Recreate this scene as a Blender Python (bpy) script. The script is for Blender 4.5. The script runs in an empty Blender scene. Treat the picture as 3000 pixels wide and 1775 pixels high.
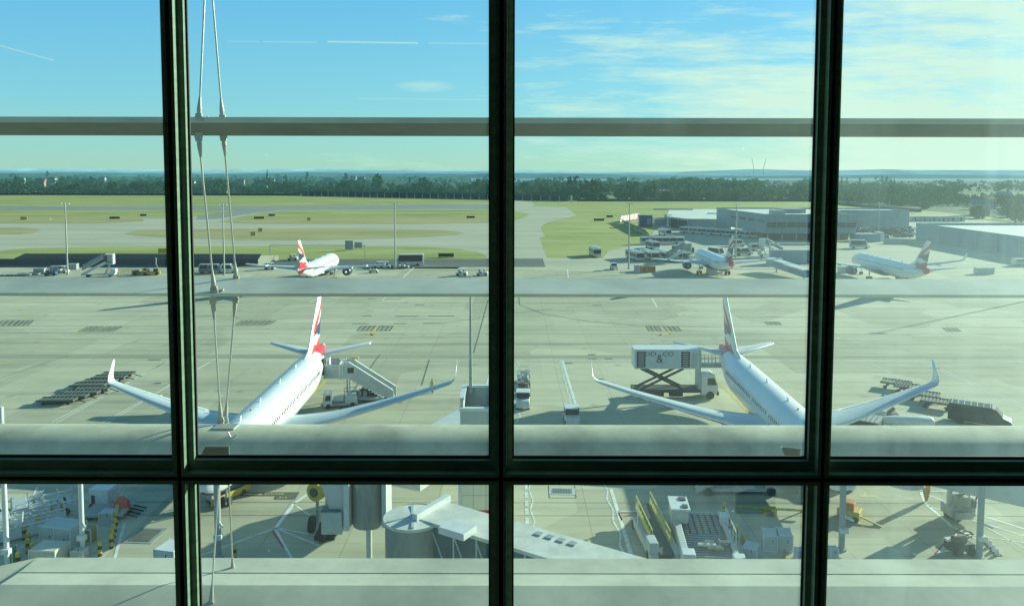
import bpy, math, random
import numpy as np
from mathutils import Vector, Matrix
R = math.radians
rnd = random.Random(7)
C = bpy.context.scene.collection
scene = bpy.context.scene
# ------------------------------------------------------------------ camera
H, F, PIT, ROLL, CX, CY = 27.2, 2254.0, 0.065, 0.002, 1500.0, 655.0
def ray(px, py):
    """direction with Y component 1 through a point of the photograph"""
    x, y = px-CX, py-CY
    c, s = math.cos(ROLL), math.sin(ROLL)
    x, y = x*c+y*s, -x*s+y*c
    u = -y/F; cp, sp = math.cos(PIT), math.sin(PIT)
    Y = cp+u*sp; Z = -sp+u*cp
    return x/F/Y, Z/Y
def W(px, py, z=0.0):
    """ground (or height z) point seen there"""
    a, b = ray(px, py); D = (z-H)/b
    return (a*D, D)
def AT(px, py, D):
    a, b = ray(px, py); return Vector((a*D, D, H+b*D))
cam_d = bpy.data.cameras.new('camera'); cam = bpy.data.objects.new('camera', cam_d); C.objects.link(cam)
cam.location = (0, 0, H)
cam.rotation_euler = (Matrix.Rotation(R(90)-PIT, 3, 'X') @ Matrix.Rotation(-ROLL*-1, 3, 'Z')).to_euler()
cam_d.sensor_width = 36; cam_d.lens = F/3000*36; cam_d.shift_y = -(887.5-CY)/3000
cam_d.clip_start = .05; cam_d.clip_end = 60000
scene.camera = cam
scene.view_settings.view_transform = 'Standard'; scene.view_settings.look = 'None'
scene.view_settings.exposure = 0; scene.view_settings.gamma = 1
scene.cycles.max_bounces = 6; scene.cycles.diffuse_bounces = 3; scene.cycles.glossy_bounces = 3
scene.cycles.transparent_max_bounces = 8; scene.cycles.use_denoising = True
scene.cycles.sample_clamp_indirect = 4
# ------------------------------------------------------------------ materials
def nt(name):
    m = bpy.data.materials.new(name); m.use_nodes = True
    t = m.node_tree; t.nodes.clear()
    o = t.nodes.new('ShaderNodeOutputMaterial'); return m, t, o
def nd(t, kind, **kw):
    n = t.nodes.new(kind)
    for k, v in kw.items():
        if k.startswith('i_'):
            key = k[2:]
            n.inputs[int(key) if key.isdigit() else key.replace('_', ' ')].default_value = v
        else: setattr(n, k, v)
    return n
def col4(c): return (c[0], c[1], c[2], 1)
def ramp(t, fac, stops):
    r = t.nodes.new('ShaderNodeValToRGB'); e = r.color_ramp.elements
    e[0].position, e[0].color = stops[0][0], col4(stops[0][1])
    e[1].position, e[1].color = stops[-1][0], col4(stops[-1][1])
    for p, c in stops[1:-1]:
        k = e.new(p); k.color = col4(c)
    t.links.new(fac, r.inputs[0]); return r.outputs[0]
def mixc(t, fac, a, b, mode='MIX'):
    m = t.nodes.new('ShaderNodeMix'); m.data_type = 'RGBA'; m.blend_type = mode
    for k, v in ((0, fac), (6, a), (7, b)):
        if hasattr(v, 'links'): t.links.new(v, m.inputs[k])
        else: m.inputs[k].default_value = v if k == 0 else col4(v)
    return m.outputs[2]
def math_(t, op, a, b=None, c=None, clamp=False):
    m = t.nodes.new('ShaderNodeMath'); m.operation = op; m.use_clamp = clamp
    for k, v in enumerate((a, b, c)):
        if v is None: continue
        if hasattr(v, 'links'): t.links.new(v, m.inputs[k])
        else: m.inputs[k].default_value = v
    return m.outputs[0]
def coords(t, scale, world=True):
    if world: o = nd(t, 'ShaderNodeNewGeometry').outputs['Position']
    else: o = nd(t, 'ShaderNodeTexCoord').outputs['Object']
    mp = nd(t, 'ShaderNodeMapping'); mp.inputs['Scale'].default_value = scale if hasattr(scale, '__len__') else (scale,)*3
    t.links.new(o, mp.inputs[0]); return mp.outputs[0]
def noise(t, vec, scale=1, detail=4, rough=.6):
    n = nd(t, 'ShaderNodeTexNoise'); n.inputs['Scale'].default_value = scale
    n.inputs['Detail'].default_value = detail; n.inputs['Roughness'].default_value = rough
    t.links.new(vec, n.inputs['Vector']); return n.outputs[0]
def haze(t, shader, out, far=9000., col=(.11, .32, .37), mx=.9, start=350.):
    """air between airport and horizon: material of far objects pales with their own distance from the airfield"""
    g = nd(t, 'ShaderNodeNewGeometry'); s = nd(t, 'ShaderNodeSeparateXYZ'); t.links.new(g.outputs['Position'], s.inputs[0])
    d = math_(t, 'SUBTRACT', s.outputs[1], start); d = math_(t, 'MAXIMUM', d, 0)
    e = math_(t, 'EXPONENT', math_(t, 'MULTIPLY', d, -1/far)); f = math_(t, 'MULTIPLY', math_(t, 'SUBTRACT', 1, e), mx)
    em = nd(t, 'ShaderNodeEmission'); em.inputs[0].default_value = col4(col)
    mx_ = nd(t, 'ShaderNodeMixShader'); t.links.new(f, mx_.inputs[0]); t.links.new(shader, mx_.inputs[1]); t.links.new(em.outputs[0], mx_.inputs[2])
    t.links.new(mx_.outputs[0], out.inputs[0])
def bsdf(t, c, rough=.6, metal=0., spec=.5):
    b = nd(t, 'ShaderNodeBsdfPrincipled')
    if hasattr(c, 'links'): t.links.new(c, b.inputs['Base Color'])
    else: b.inputs['Base Color'].default_value = col4(c)
    if hasattr(rough, 'links'): t.links.new(rough, b.inputs['Roughness'])
    else: b.inputs['Roughness'].default_value = rough
    b.inputs['Metallic'].default_value = metal; b.inputs['Specular IOR Level'].default_value = spec
    return b
MC = {}
def mat(name, c, rough=.6, metal=0., var=.12, scale=1.5, hz=0, spec=.5, bump=0., streak=False):
    """painted / plain surface with dirt variation"""
    if name in MC: return MC[name]
    m, t, o = nt(name)
    v = coords(t, (scale, scale, scale*(.25 if streak else 1)), world=False)
    n = noise(t, v, 1, 5, .65)
    dark = tuple(x*(1-var*1.6) for x in c); lite = tuple(min(1, x*(1+var)) for x in c)
    cc = ramp(t, n, [(.28, dark), (.55, c), (.75, lite)])
    b = bsdf(t, cc, rough, metal, spec)
    if bump:
        bp = nd(t, 'ShaderNodeBump'); bp.inputs['Strength'].default_value = bump; bp.inputs['Distance'].default_value = .02
        t.links.new(n, bp.inputs['Height']); t.links.new(bp.outputs[0], b.inputs['Normal'])
    if hz: haze(t, b.outputs[0], o, hz)
    else: t.links.new(b.outputs[0], o.inputs[0])
    MC[name] = m; return m
# ------------------------------------------------------------------ mesh builder
class MB:
    def __init__(s): s.v = []; s.f = []; s.m = []; s.s = []
    def add(s, vs, fs, mi=0, sm=False):
        b = len(s.v); s.v += [tuple(v) for v in vs]
        for f in fs: s.f.append(tuple(b+i for i in f)); s.m.append(mi); s.s.append(sm)
        return s
    def box(s, x0, x1, y0, y1, z0, z1, mi=0, rz=0, piv=None):
        vs = [(x, y, z) for z in (z0, z1) for x, y in ((x0, y0), (x1, y0), (x1, y1), (x0, y1))]
        if rz:
            px, py = piv or ((x0+x1)/2, (y0+y1)/2); c, q = math.cos(rz), math.sin(rz)
            vs = [(px+(x-px)*c-(y-py)*q, py+(x-px)*q+(y-py)*c, z) for x, y, z in vs]
        return s.add(vs, [(0, 3, 2, 1), (4, 5, 6, 7), (0, 1, 5, 4), (1, 2, 6, 5), (2, 3, 7, 6), (3, 0, 4, 7)], mi)
    def tube(s, p0, p1, r0, r1=None, n=10, mi=0, sm=True, cap=True):
        r1 = r0 if r1 is None else r1
        p0, p1 = Vector(p0), Vector(p1); d = (p1-p0).normalized()
        a = d.orthogonal().normalized(); b = d.cross(a)
        vs = [p+(a*math.cos(2*math.pi*k/n)+b*math.sin(2*math.pi*k/n))*r for p, r in ((p0, r0), (p1, r1)) for k in range(n)]
        s.add(vs, [(k, (k+1) % n, n+(k+1) % n, n+k) for k in range(n)], mi, sm)
        if cap: s.add(vs, [tuple(range(n))[::-1], tuple(range(n, 2*n))], mi)
        return s
    def bar(s, p0, p1, w, h, mi=0):
        p0, p1 = Vector(p0), Vector(p1); d = (p1-p0).normalized()
        up = Vector((0, 0, 1)) if abs(d.z) < .95 else Vector((0, 1, 0))
        a = d.cross(up).normalized()*(w/2); b = a.cross(d).normalized()*(h/2)
        vs = [p+u for p in (p0, p1) for u in (-a-b, a-b, a+b, -a+b)]
        return s.add(vs, [(0, 3, 2, 1), (4, 5, 6, 7), (0, 1, 5, 4), (1, 2, 6, 5), (2, 3, 7, 6), (3, 0, 4, 7)], mi)
    def loft(s, rings, mi=0, sm=True, cap=True, fm=None):
        n = len(rings[0]); b = len(s.v)
        for r in rings: s.v += [tuple(p) for p in r]
        for i in range(len(rings)-1):
            for k in range(n):
                q = (k+1) % n
                s.f.append((b+i*n+k, b+i*n+q, b+(i+1)*n+q, b+(i+1)*n+k)); s.m.append(fm(i, k) if fm else mi); s.s.append(sm)
        if cap:
            s.f.append(tuple(b+k for k in range(n))[::-1]); s.m.append(fm(0, 0) if fm else mi); s.s.append(False)
            e = b+(len(rings)-1)*n
            s.f.append(tuple(e+k for k in range(n))); s.m.append(fm(len(rings)-2, 0) if fm else mi); s.s.append(False)
        return s
    def prism(s, poly, lo, hi, ax='y', mi=0):
        """polygon in the other two axes extruded along ax"""
        n = len(poly)
        def P(a, b, c): return {'x': (c, a, b), 'y': (a, c, b), 'z': (a, b, c)}[ax]
        vs = [P(a, b, lo) for a, b in poly]+[P(a, b, hi) for a, b in poly]
        return s.add(vs, [tuple(range(n)), tuple(range(n, 2*n))[::-1]]+[(k, n+k, n+(k+1) % n, (k+1) % n) for k in range(n)], mi)
    def wheel(s, x, y, z, r, w, mi=0, ax='x'):
        a = {'x': (w/2, 0, 0), 'y': (0, w/2, 0)}[ax]
        return s.tube((x-a[0], y-a[1], z), (x+a[0], y+a[1], z), r, n=14, mi=mi)
    def build(s, name, mats, parent=None, fix=True, bevel=0, split=False):
        if split:
            par = list(range(len(s.v)))
            def fd(a):
                while par[a] != a: par[a] = par[par[a]]; a = par[a]
                return a
            key = {}
            for i, v in enumerate(s.v):
                k = tuple(round(q, 4) for q in v)
                if k in key: par[fd(i)] = fd(key[k])
                else: key[k] = i
            for f in s.f:
                for a in f[1:]: par[fd(a)] = fd(f[0])
            out = {}
            for f, m, q in zip(s.f, s.m, s.s): out.setdefault(fd(f[0]), []).append((f, m, q))
            r = []
            for g in out.values():
                n = MB(); mp = {}
                for f, m, q in g:
                    for a in f:
                        if a not in mp: mp[a] = len(n.v); n.v.append(s.v[a])
                    n.f.append(tuple(mp[a] for a in f)); n.m.append(m); n.s.append(q)
                r.append(n.build(name, mats, parent, fix, bevel))
            return r
        me = bpy.data.meshes.new(name); me.from_pydata(s.v, [], s.f)
        for m in (mats if isinstance(mats, (list, tuple)) else [mats]): me.materials.append(m)
        me.polygons.foreach_set('material_index', s.m); me.polygons.foreach_set('use_smooth', s.s)
        if fix:
            import bmesh
            bm = bmesh.new(); bm.from_mesh(me); bmesh.ops.recalc_face_normals(bm, faces=bm.faces); bm.to_mesh(me); bm.free()
        me.update(); o = bpy.data.objects.new(name, me); C.objects.link(o)
        if parent: o.parent = parent
        if bevel:
            b = o.modifiers.new('bevel', 'BEVEL'); b.width = bevel; b.segments = 2; b.limit_method = 'ANGLE'; b.angle_limit = R(40)
        return o
def tag(o, label=None, cat=None, group=None, kind=None):
    if label: o['label'] = label
    if cat: o['category'] = cat
    if group: o['group'] = group
    if kind: o['kind'] = kind
    return o
def thing(name, label, cat, loc=(0, 0, 0), rz=0, group=None):
    o = bpy.data.objects.new(name, None); C.objects.link(o); o.empty_display_size = .3
    o.location = (loc[0], loc[1], loc[2] if len(loc) > 2 else 0); o.rotation_euler = (0, 0, rz)
    return tag(o, label, cat, group)
def dup(root, loc, rz=None, label=None, scale=None, top=True):
    r = root.copy(); C.objects.link(r)
    if top:
        r.location = (loc[0], loc[1], loc[2] if len(loc) > 2 else 0)
        if rz is not None: r.rotation_euler = (0, 0, rz)
        if label: r['label'] = label
        if scale: r.scale = (scale,)*3 if not hasattr(scale, '__len__') else scale
    for ch in list(root.children):
        k = dup(ch, None, top=False); k.parent = r
    return r
def text(name, body, size, loc, rot, m, parent=None, ext=.004, sx=1.0):
    cu = bpy.data.curves.new(name, 'FONT'); cu.body = body; cu.size = size; cu.extrude = ext; cu.align_x = 'CENTER'; cu.align_y = 'CENTER'
    tmp = bpy.data.objects.new(name, cu); C.objects.link(tmp)
    dg = bpy.context.evaluated_depsgraph_get(); me = bpy.data.meshes.new_from_object(tmp.evaluated_get(dg))
    bpy.data.objects.remove(tmp); o = bpy.data.objects.new(name, me); C.objects.link(o)
    me.materials.clear(); me.materials.append(m)
    o.location = loc; o.rotation_euler = rot; o.scale = (sx, 1, 1)
    if parent: o.parent = parent
    return o
# ------------------------------------------------------------------ light and sky
SAZ, SEL = R(55), R(16.5)
sd = Vector((math.cos(SEL)*math.sin(SAZ), math.cos(SEL)*math.cos(SAZ), math.sin(SEL)))
sl = bpy.data.lights.new('sun', 'SUN'); sl.energy = 8.0; sl.angle = R(.5); sl.color = (1.0, .95, .84)
so = bpy.data.objects.new('sun', sl); C.objects.link(so); so.rotation_euler = sd.to_track_quat('Z', 'Y').to_euler(); so.location = (60, 40, 90)
w = bpy.data.worlds.new('World'); scene.world = w; w.use_nodes = True
t = w.node_tree; t.nodes.clear()
wo = nd(t, 'ShaderNodeOutputWorld'); bg = nd(t, 'ShaderNodeBackground'); t.links.new(bg.outputs[0], wo.inputs[0])
sky = nd(t, 'ShaderNodeTexSky', sky_type='NISHITA', sun_disc=False); sky.sun_elevation = SEL; sky.sun_rotation = SAZ
sky.altitude = 30; sky.air_density = 1.0; sky.dust_density = .3; sky.ozone_density = 3.0
bg.inputs[1].default_value = .13
tc = nd(t, 'ShaderNodeTexCoord'); sep = nd(t, 'ShaderNodeSeparateXYZ'); t.links.new(tc.outputs['Generated'], sep.inputs[0])
yy = math_(t, 'MAXIMUM', sep.outputs[1], .02)
az = math_(t, 'DIVIDE', sep.outputs[0], yy); el = math_(t, 'DIVIDE', sep.outputs[2], yy)
cmb = nd(t, 'ShaderNodeCombineXYZ'); t.links.new(math_(t, 'MULTIPLY', az, 4.5), cmb.inputs[0]); t.links.new(math_(t, 'MULTIPLY', el, 34), cmb.inputs[1])
n1 = noise(t, cmb.outputs[0], 1.0, 8, .66)
cmb2 = nd(t, 'ShaderNodeCombineXYZ'); t.links.new(math_(t, 'MULTIPLY', az, 2.2), cmb2.inputs[0]); t.links.new(math_(t, 'MULTIPLY', el, 9), cmb2.inputs[1])
n2 = noise(t, cmb2.outputs[0], 1.0, 3, .5)
# more cloud to the right and low down; clear top left
bias = math_(t, 'ADD', math_(t, 'MINIMUM', math_(t, 'MULTIPLY', az, .46), .235), math_(t, 'MULTIPLY', el, -.45))
cm = math_(t, 'ADD', math_(t, 'ADD', math_(t, 'MULTIPLY', n1, .75), math_(t, 'MULTIPLY', n2, .45)), bias)
mr = nd(t, 'ShaderNodeMapRange'); mr.inputs[1].default_value = .575; mr.inputs[2].default_value = .76; t.links.new(cm, mr.inputs[0])
cloud = math_(t, 'MULTIPLY', mr.outputs[0], .9)
def seg(a0, e0, a1, e1, wd):
    """thin vapour trail between two sky directions"""
    L = math.hypot(a1-a0, e1-e0); ux, uy = (a1-a0)/L, (e1-e0)/L
    da, de = math_(t, 'SUBTRACT', az, a0), math_(t, 'SUBTRACT', el, e0)
    al = math_(t, 'ADD', math_(t, 'MULTIPLY', da, ux), math_(t, 'MULTIPLY', de, uy))
    ac = math_(t, 'ABSOLUTE', math_(t, 'SUBTRACT', math_(t, 'MULTIPLY', de, ux), math_(t, 'MULTIPLY', da, uy)))
    s1 = math_(t, 'MULTIPLY', math_(t, 'GREATER_THAN', al, 0), math_(t, 'LESS_THAN', al, L))
    return math_(t, 'MULTIPLY', s1, math_(t, 'SUBTRACT', 1, math_(t, 'DIVIDE', ac, wd), clamp=True))
tot = cloud
pr_ = ray(1245, 254); pu = math_(t, 'ADD', math_(t, 'POWER', math_(t, 'DIVIDE', math_(t, 'SUBTRACT', az, pr_[0]), 95/F), 2), math_(t, 'POWER', math_(t, 'DIVIDE', math_(t, 'SUBTRACT', el, pr_[1]), 20/F), 2))
puff = math_(t, 'MULTIPLY', math_(t, 'SUBTRACT', 1, pu, clamp=True), math_(t, 'MULTIPLY', math_(t, 'SUBTRACT', n1, .32), 3.0), clamp=True)
tot = math_(t, 'MAXIMUM', tot, math_(t, 'MULTIPLY', puff, .55))
for (a, b, c, d, w_, k) in ((665, 122, 760, 123, 3, .35), (770, 123, 930, 125, 3, .5), (960, 123, 1225, 127, 4, .9), (1255, 127, 1430, 129, 3, .5), (-60, 118, 158, 178, 3.5, .55), (1050, 289, 1430, 293, 3, .4)):
    r0, r1 = ray(a, b), ray(c, d)
    tot = math_(t, 'MAXIMUM', tot, math_(t, 'MULTIPLY', seg(r0[0], r0[1], r1[0], r1[1], w_/F), k*.6))
# pale low air
hz_ = math_(t, 'EXPONENT', math_(t, 'MULTIPLY', math_(t, 'MAXIMUM', el, 0), -14))
hzf = math_(t, 'MULTIPLY', hz_, .55)
tint = mixc(t, 1.0, sky.outputs[0], (.80, 1.08, 1.32), 'MULTIPLY')
grad = ramp(t, math_(t, 'DIVIDE', math_(t, 'MAXIMUM', el, 0), .8, clamp=True), [(0, (.37, .535, .50)), (.05, (.30, .52, .58)), (.13, (.22, .50, .70)), (.28, (.135, .43, .78)), (.6, (.09, .27, .52)), (1, (.08, .20, .36))])
gs = nd(t, 'ShaderNodeVectorMath', operation='SCALE'); gs.inputs['Scale'].default_value = 10.0; t.links.new(grad, gs.inputs[0])
c1 = mixc(t, .72, tint, gs.outputs[0])
c2 = mixc(t, tot, c1, (6.3, 6.9, 6.6))
t.links.new(c2, bg.inputs[0])
def ramp_f(t, f, a, b):
    m = nd(t, 'ShaderNodeMapRange'); m.inputs[1].default_value = a; m.inputs[2].default_value = b; t.links.new(f, m.inputs[0]); return m.outputs[0]
# ------------------------------------------------------------------ ground
def ground_mat(name, stops, sc, hz=0, rough=.9, extra=None, spec=.2):
    m, t, o = nt(name)
    n = noise(t, coords(t, sc), 1, 8, .62)
    n_b = noise(t, coords(t, tuple(x*7 for x in sc)), 1, 4, .6)
    nn = math_(t, 'ADD', math_(t, 'MULTIPLY', n, .7), math_(t, 'MULTIPLY', n_b, .3))
    c = ramp(t, nn, stops)
    if extra: c = extra(t, c)
    b = bsdf(t, c, rough, spec=spec)
    if hz: haze(t, b.outputs[0], o, hz)
    else: t.links.new(b.outputs[0], o.inputs[0])
    return m
def sheet(name, pts, z, m, world=False, kind='structure'):
    """flat sheet laid on the ground; outline as ground points"""
    import bmesh
    if name in ('grass', 'taxiway', 'grass_strip', 'dry_grass', 'grass_island', 'runway') and not world:
        rj = random.Random(len(pts)*7+int(pts[0][1])); q = []
        for i, a in enumerate(pts):
            b = pts[(i+1) % len(pts)]; k = max(1, min(60, int(math.hypot(b[0]-a[0], b[1]-a[1])/22)))
            if a[0] < -400 or b[0] < -400: k = min(k, 50)
            for j in range(k): q.append((a[0]+(b[0]-a[0])*j/k+(rj.uniform(-2.5, 2.5) if j else 0), a[1]+(b[1]-a[1])*j/k+(rj.uniform(-.33, .33) if j else 0)))
        pts = q
    P = [p if world else W(*p) for p in pts]
    bm = bmesh.new(); vs = [bm.verts.new((x, y, z)) for x, y in P]; f = bm.faces.new(vs)
    bmesh.ops.triangulate(bm, faces=bm.faces[:]); bmesh.ops.recalc_face_normals(bm, faces=bm.faces)
    for f in bm.faces:
        if f.normal.z < 0: f.normal_flip()
    me = bpy.data.meshes.new(name); bm.to_mesh(me); bm.free(); me.materials.append(m)
    o = bpy.data.objects.new(name, me); C.objects.link(o); o['kind'] = kind; return o
grass_stops = [(.30, (.18, .215, .06)), (.44, (.30, .335, .095)), (.56, (.41, .415, .145)), (.70, (.52, .46, .21))]
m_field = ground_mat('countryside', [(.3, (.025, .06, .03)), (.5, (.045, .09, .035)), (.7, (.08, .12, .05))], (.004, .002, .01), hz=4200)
def mow(t, c):
    wv = nd(t, 'ShaderNodeTexWave', wave_type='BANDS', bands_direction='Y'); wv.inputs['Scale'].default_value = .035; wv.inputs['Distortion'].default_value = 1.2
    t.links.new(coords(t, (.12, 1, 1)), wv.inputs['Vector'])
    c = mixc(t, math_(t, 'MULTIPLY', wv.outputs[1], .16), c, (.14, .17, .04))
    return mixc(t, math_(t, 'MULTIPLY', ramp_f(t, noise(t, coords(t, (.006, .05, .1)), 1, 7, .75), .5, .68), .4), c, (.46, .38, .17))
m_grass = ground_mat('airfield_grass', grass_stops, (.012, .035, .1), hz=12000, extra=lambda t, c: mow(t, c))
m_dry = ground_mat('dry_grass', [(.3, (.28, .27, .10)), (.5, (.40, .35, .16)), (.7, (.50, .42, .22))], (.012, .05, .1), hz=12000)
def slabs(t, c):
    g = nd(t, 'ShaderNodeNewGeometry')
    br = nd(t, 'ShaderNodeTexBrick'); br.offset = 0; br.inputs['Scale'].default_value = 1
    br.inputs['Brick Width'].default_value = 6.1; br.inputs['Row Height'].default_value = 6.1; br.inputs['Mortar Size'].default_value = .035
    br.inputs['Mortar Smooth'].default_value = .3
    br.inputs['Color1'].default_value = (1, 1, 1, 1); br.inputs['Color2'].default_value = (.93, .94, .94, 1); br.inputs['Mortar'].default_value = (.55, .55, .55, 1)
    t.links.new(g.outputs['Position'], br.inputs['Vector'])
    c = mixc(t, .8, c, br.outputs[0], 'MULTIPLY')
    # rubber and oil streaks along the taxi direction
    s = noise(t, coords(t, (.018, .35, .1)), 1, 5, .6)
    c = mixc(t, math_(t, 'MULTIPLY', ramp_f(t, s, .50, .70), .38), c, (.12, .13, .12))
    # curved tyre tracks and small oil drips
    wv = nd(t, 'ShaderNodeTexWave', wave_type='RINGS'); wv.inputs['Scale'].default_value = .035; wv.inputs['Distortion'].default_value = 2.5; wv.inputs['Detail'].default_value = 3
    t.links.new(coords(t, (1, 1.6, 1)), wv.inputs['Vector'])
    gate = ramp_f(t, noise(t, coords(t, (.03, .04, .1)), 1, 2, .5), .5, .62)
    c = mixc(t, math_(t, 'MULTIPLY', math_(t, 'MULTIPLY', ramp_f(t, wv.outputs[1], .93, .99), gate), .30), c, (.10, .10, .085))
    vo = nd(t, 'ShaderNodeTexVoronoi'); vo.inputs['Scale'].default_value = .22; t.links.new(g.outputs['Position'], vo.inputs['Vector'])
    c = mixc(t, math_(t, 'MULTIPLY', math_(t, 'SUBTRACT', 1, ramp_f(t, vo.outputs['Distance'], .03, .16)), .45), c, (.09, .09, .075))
    pt = nd(t, 'ShaderNodeTexVoronoi'); pt.inputs['Scale'].default_value = .055; pt.distance = 'CHEBYCHEV'; t.links.new(g.outputs['Position'], pt.inputs['Vector'])
    c = mixc(t, .16, c, ramp(t, pt.outputs['Color'], [(.3, (.25, .25, .18)), (.7, (.85, .82, .62))]))
    s2 = noise(t, coords(t, (.09, .07, .1)), 1, 6, .7)
    c = mixc(t, math_(t, 'MULTIPLY', ramp_f(t, s2, .60, .74), .26), c, (.13, .13, .11))
    return c
m_apron = ground_mat('apron_concrete', [(.3, (.38, .365, .26)), (.5, (.52, .49, .345)), (.7, (.62, .58, .40))], (.05, .11, .1), extra=slabs)
m_taxi = ground_mat('taxiway_concrete', [(.3, (.35, .34, .26)), (.5, (.47, .45, .34)), (.7, (.57, .54, .40))], (.012, .07, .1), hz=14000)
m_asph = ground_mat('old_asphalt', [(.3, (.10, .115, .11)), (.5, (.135, .15, .14)), (.7, (.19, .20, .17))], (.03, .1, .1), hz=14000)
m_asph2 = ground_mat('worn_asphalt', [(.3, (.20, .21, .19)), (.5, (.28, .285, .25)), (.7, (.36, .36, .30))], (.01, .08, .1), hz=14000)
m_line = mat('marking_white', (.78, .78, .72), .7, var=.2, scale=2)
m_yel = mat('marking_yellow', (.68, .52, .12), .7, var=.2, scale=2)
m_red = mat('marking_red', (.50, .08, .07), .7, var=.2, scale=2)
m_dk = mat('marking_dark', (.11, .12, .10), .8, var=.2, scale=2)

sheet('ground', [(-30000, -60), (30000, -60), (30000, 40000), (-30000, 40000)], -.08, m_field, True)
sheet('grass', [(-900, -40), (1500, -40), W(3900, 800), W(3000, 660), W(2700, 618), W(2480, 600), W(2400, 591), W(1670, 590), W(880, 573), W(-900, 571)], -.04, m_grass, True)
sheet('taxiway', [(-900, 603), (750, 603), (1400, 597), (1510, 587), (1556, 591), (1568, 600), (1560, 605), (1658, 608), (1675, 620), (1690, 632), (1636, 644), (1605, 652), (1588, 661), (1584, 668), (1590, 682), (1597, 693), (1580, 697), (1603, 757), (1603, 792), (-900, 792)], 0, m_taxi)
sheet('runway', [(-900, 603.5), (750, 603.5), (1400, 598), (1500, 600), (1480, 613), (820, 616), (750, 624), (640, 641), (575, 644), (580, 632), (690, 616), (-900, 616)], .03, m_asph2)
sheet('grass_strip', [(-900, 616.5), (690, 616.5), (640, 623), (580, 633), (420, 640), (420, 648), (300, 654), (-900, 655)], .05, m_grass)
sheet('grass_strip', [(755, 626), (830, 617.5), (1480, 615), (1548, 627), (1545, 634), (1500, 648), (1420, 653), (1200, 657), (750, 655), (700, 653), (640, 649)], .05, m_grass)
sheet('dry_grass', [(-900, 634), (575, 634), (420, 641), (420, 647.5), (300, 653.5), (-900, 654.5)], .07, m_dry)
sheet('dry_grass', [(700, 637), (1480, 634), (1500, 638), (1500, 647), (1420, 652), (1200, 656), (750, 654), (700, 651)], .07, m_dry)
sheet('grass_island', [(-900, 668), (60, 668), (108, 671), (122, 675), (100, 682), (60, 686), (-900, 688)], .05, m_dry)
sheet('grass_island', [(362, 684), (385, 679), (420, 675), (500, 672), (700, 670), (950, 669), (1200, 672), (1300, 676), (1362, 682), (1340, 687), (1260, 694), (1150, 698), (900, 703), (700, 702), (500, 696), (400, 690)], .05, m_dry)
sheet('grass_island', [(-900, 750), (0, 736), (60, 729), (250, 723), (750, 721.5), (1000, 723), (1250, 724), (1340, 730), (1400, 739), (1428, 751), (1422, 759), (800, 760), (-900, 762)], .05, m_grass)
sheet('service_road', [(-900, 762), (1422, 760), (1425, 757), (1603, 757), (1850, 757), (1850, 788), (1350, 782), (-900, 785)], .03, m_asph)
sheet('apron', [(-400, -40), (500, -40), W(3900, 789), W(1655, 789), W(1640, 783), W(1350, 783), W(1338, 788), W(800, 785), W(-2500, 785)], .06, m_apron, True)
sheet('bus_park', [(1600, 789.5), (1590, 757), (1765, 757), (1782, 735), (1888, 712), (1905, 693), (1920, 672), (1950, 655), (2140, 632), (2700, 632), (2850, 645), (3000, 662), (3900, 730), (3900, 789.5)], .045, m_taxi)
sheet('landside_road', [(-900, 568), (880, 571), (1400, 579), (1670, 588), (2400, 589.5), (2400, 590.6), (1670, 589.6), (1400, 581), (880, 573), (-900, 570.5)], .0, m_asph)
# far fields right and reservoirs
m_water = ground_mat('water_surface', [(.3, (.20, .28, .32)), (.7, (.27, .35, .38))], (.002, .002, .01), hz=9000, rough=.35, spec=.5)
sheet('reservoir_water', [(2000, 529), (2400, 530), (3600, 534), (3600, 526), (2600, 523.5), (2000, 523)], .6, m_water)
sheet('lake_water', [(1380, 533), (1500, 535), (1690, 532), (1900, 530), (1850, 526), (1600, 523), (1380, 523)], .6, m_water)
m_pasture = ground_mat('pasture', [(.3, (.15, .21, .06)), (.7, (.26, .28, .11))], (.01, .01, .01), hz=6000)
sheet('meadow', [(2805, 571), (3500, 576), (3500, 586), (2840, 582)], .1, m_pasture)
sheet('meadow', [(1690, 573), (1900, 576), (1890, 582), (1700, 580)], .1, m_pasture)
sheet('meadow', [(2660, 615), (2760, 622), (2850, 634), (2960, 640), (2950, 646), (2680, 632)], .1, m_dry)
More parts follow.
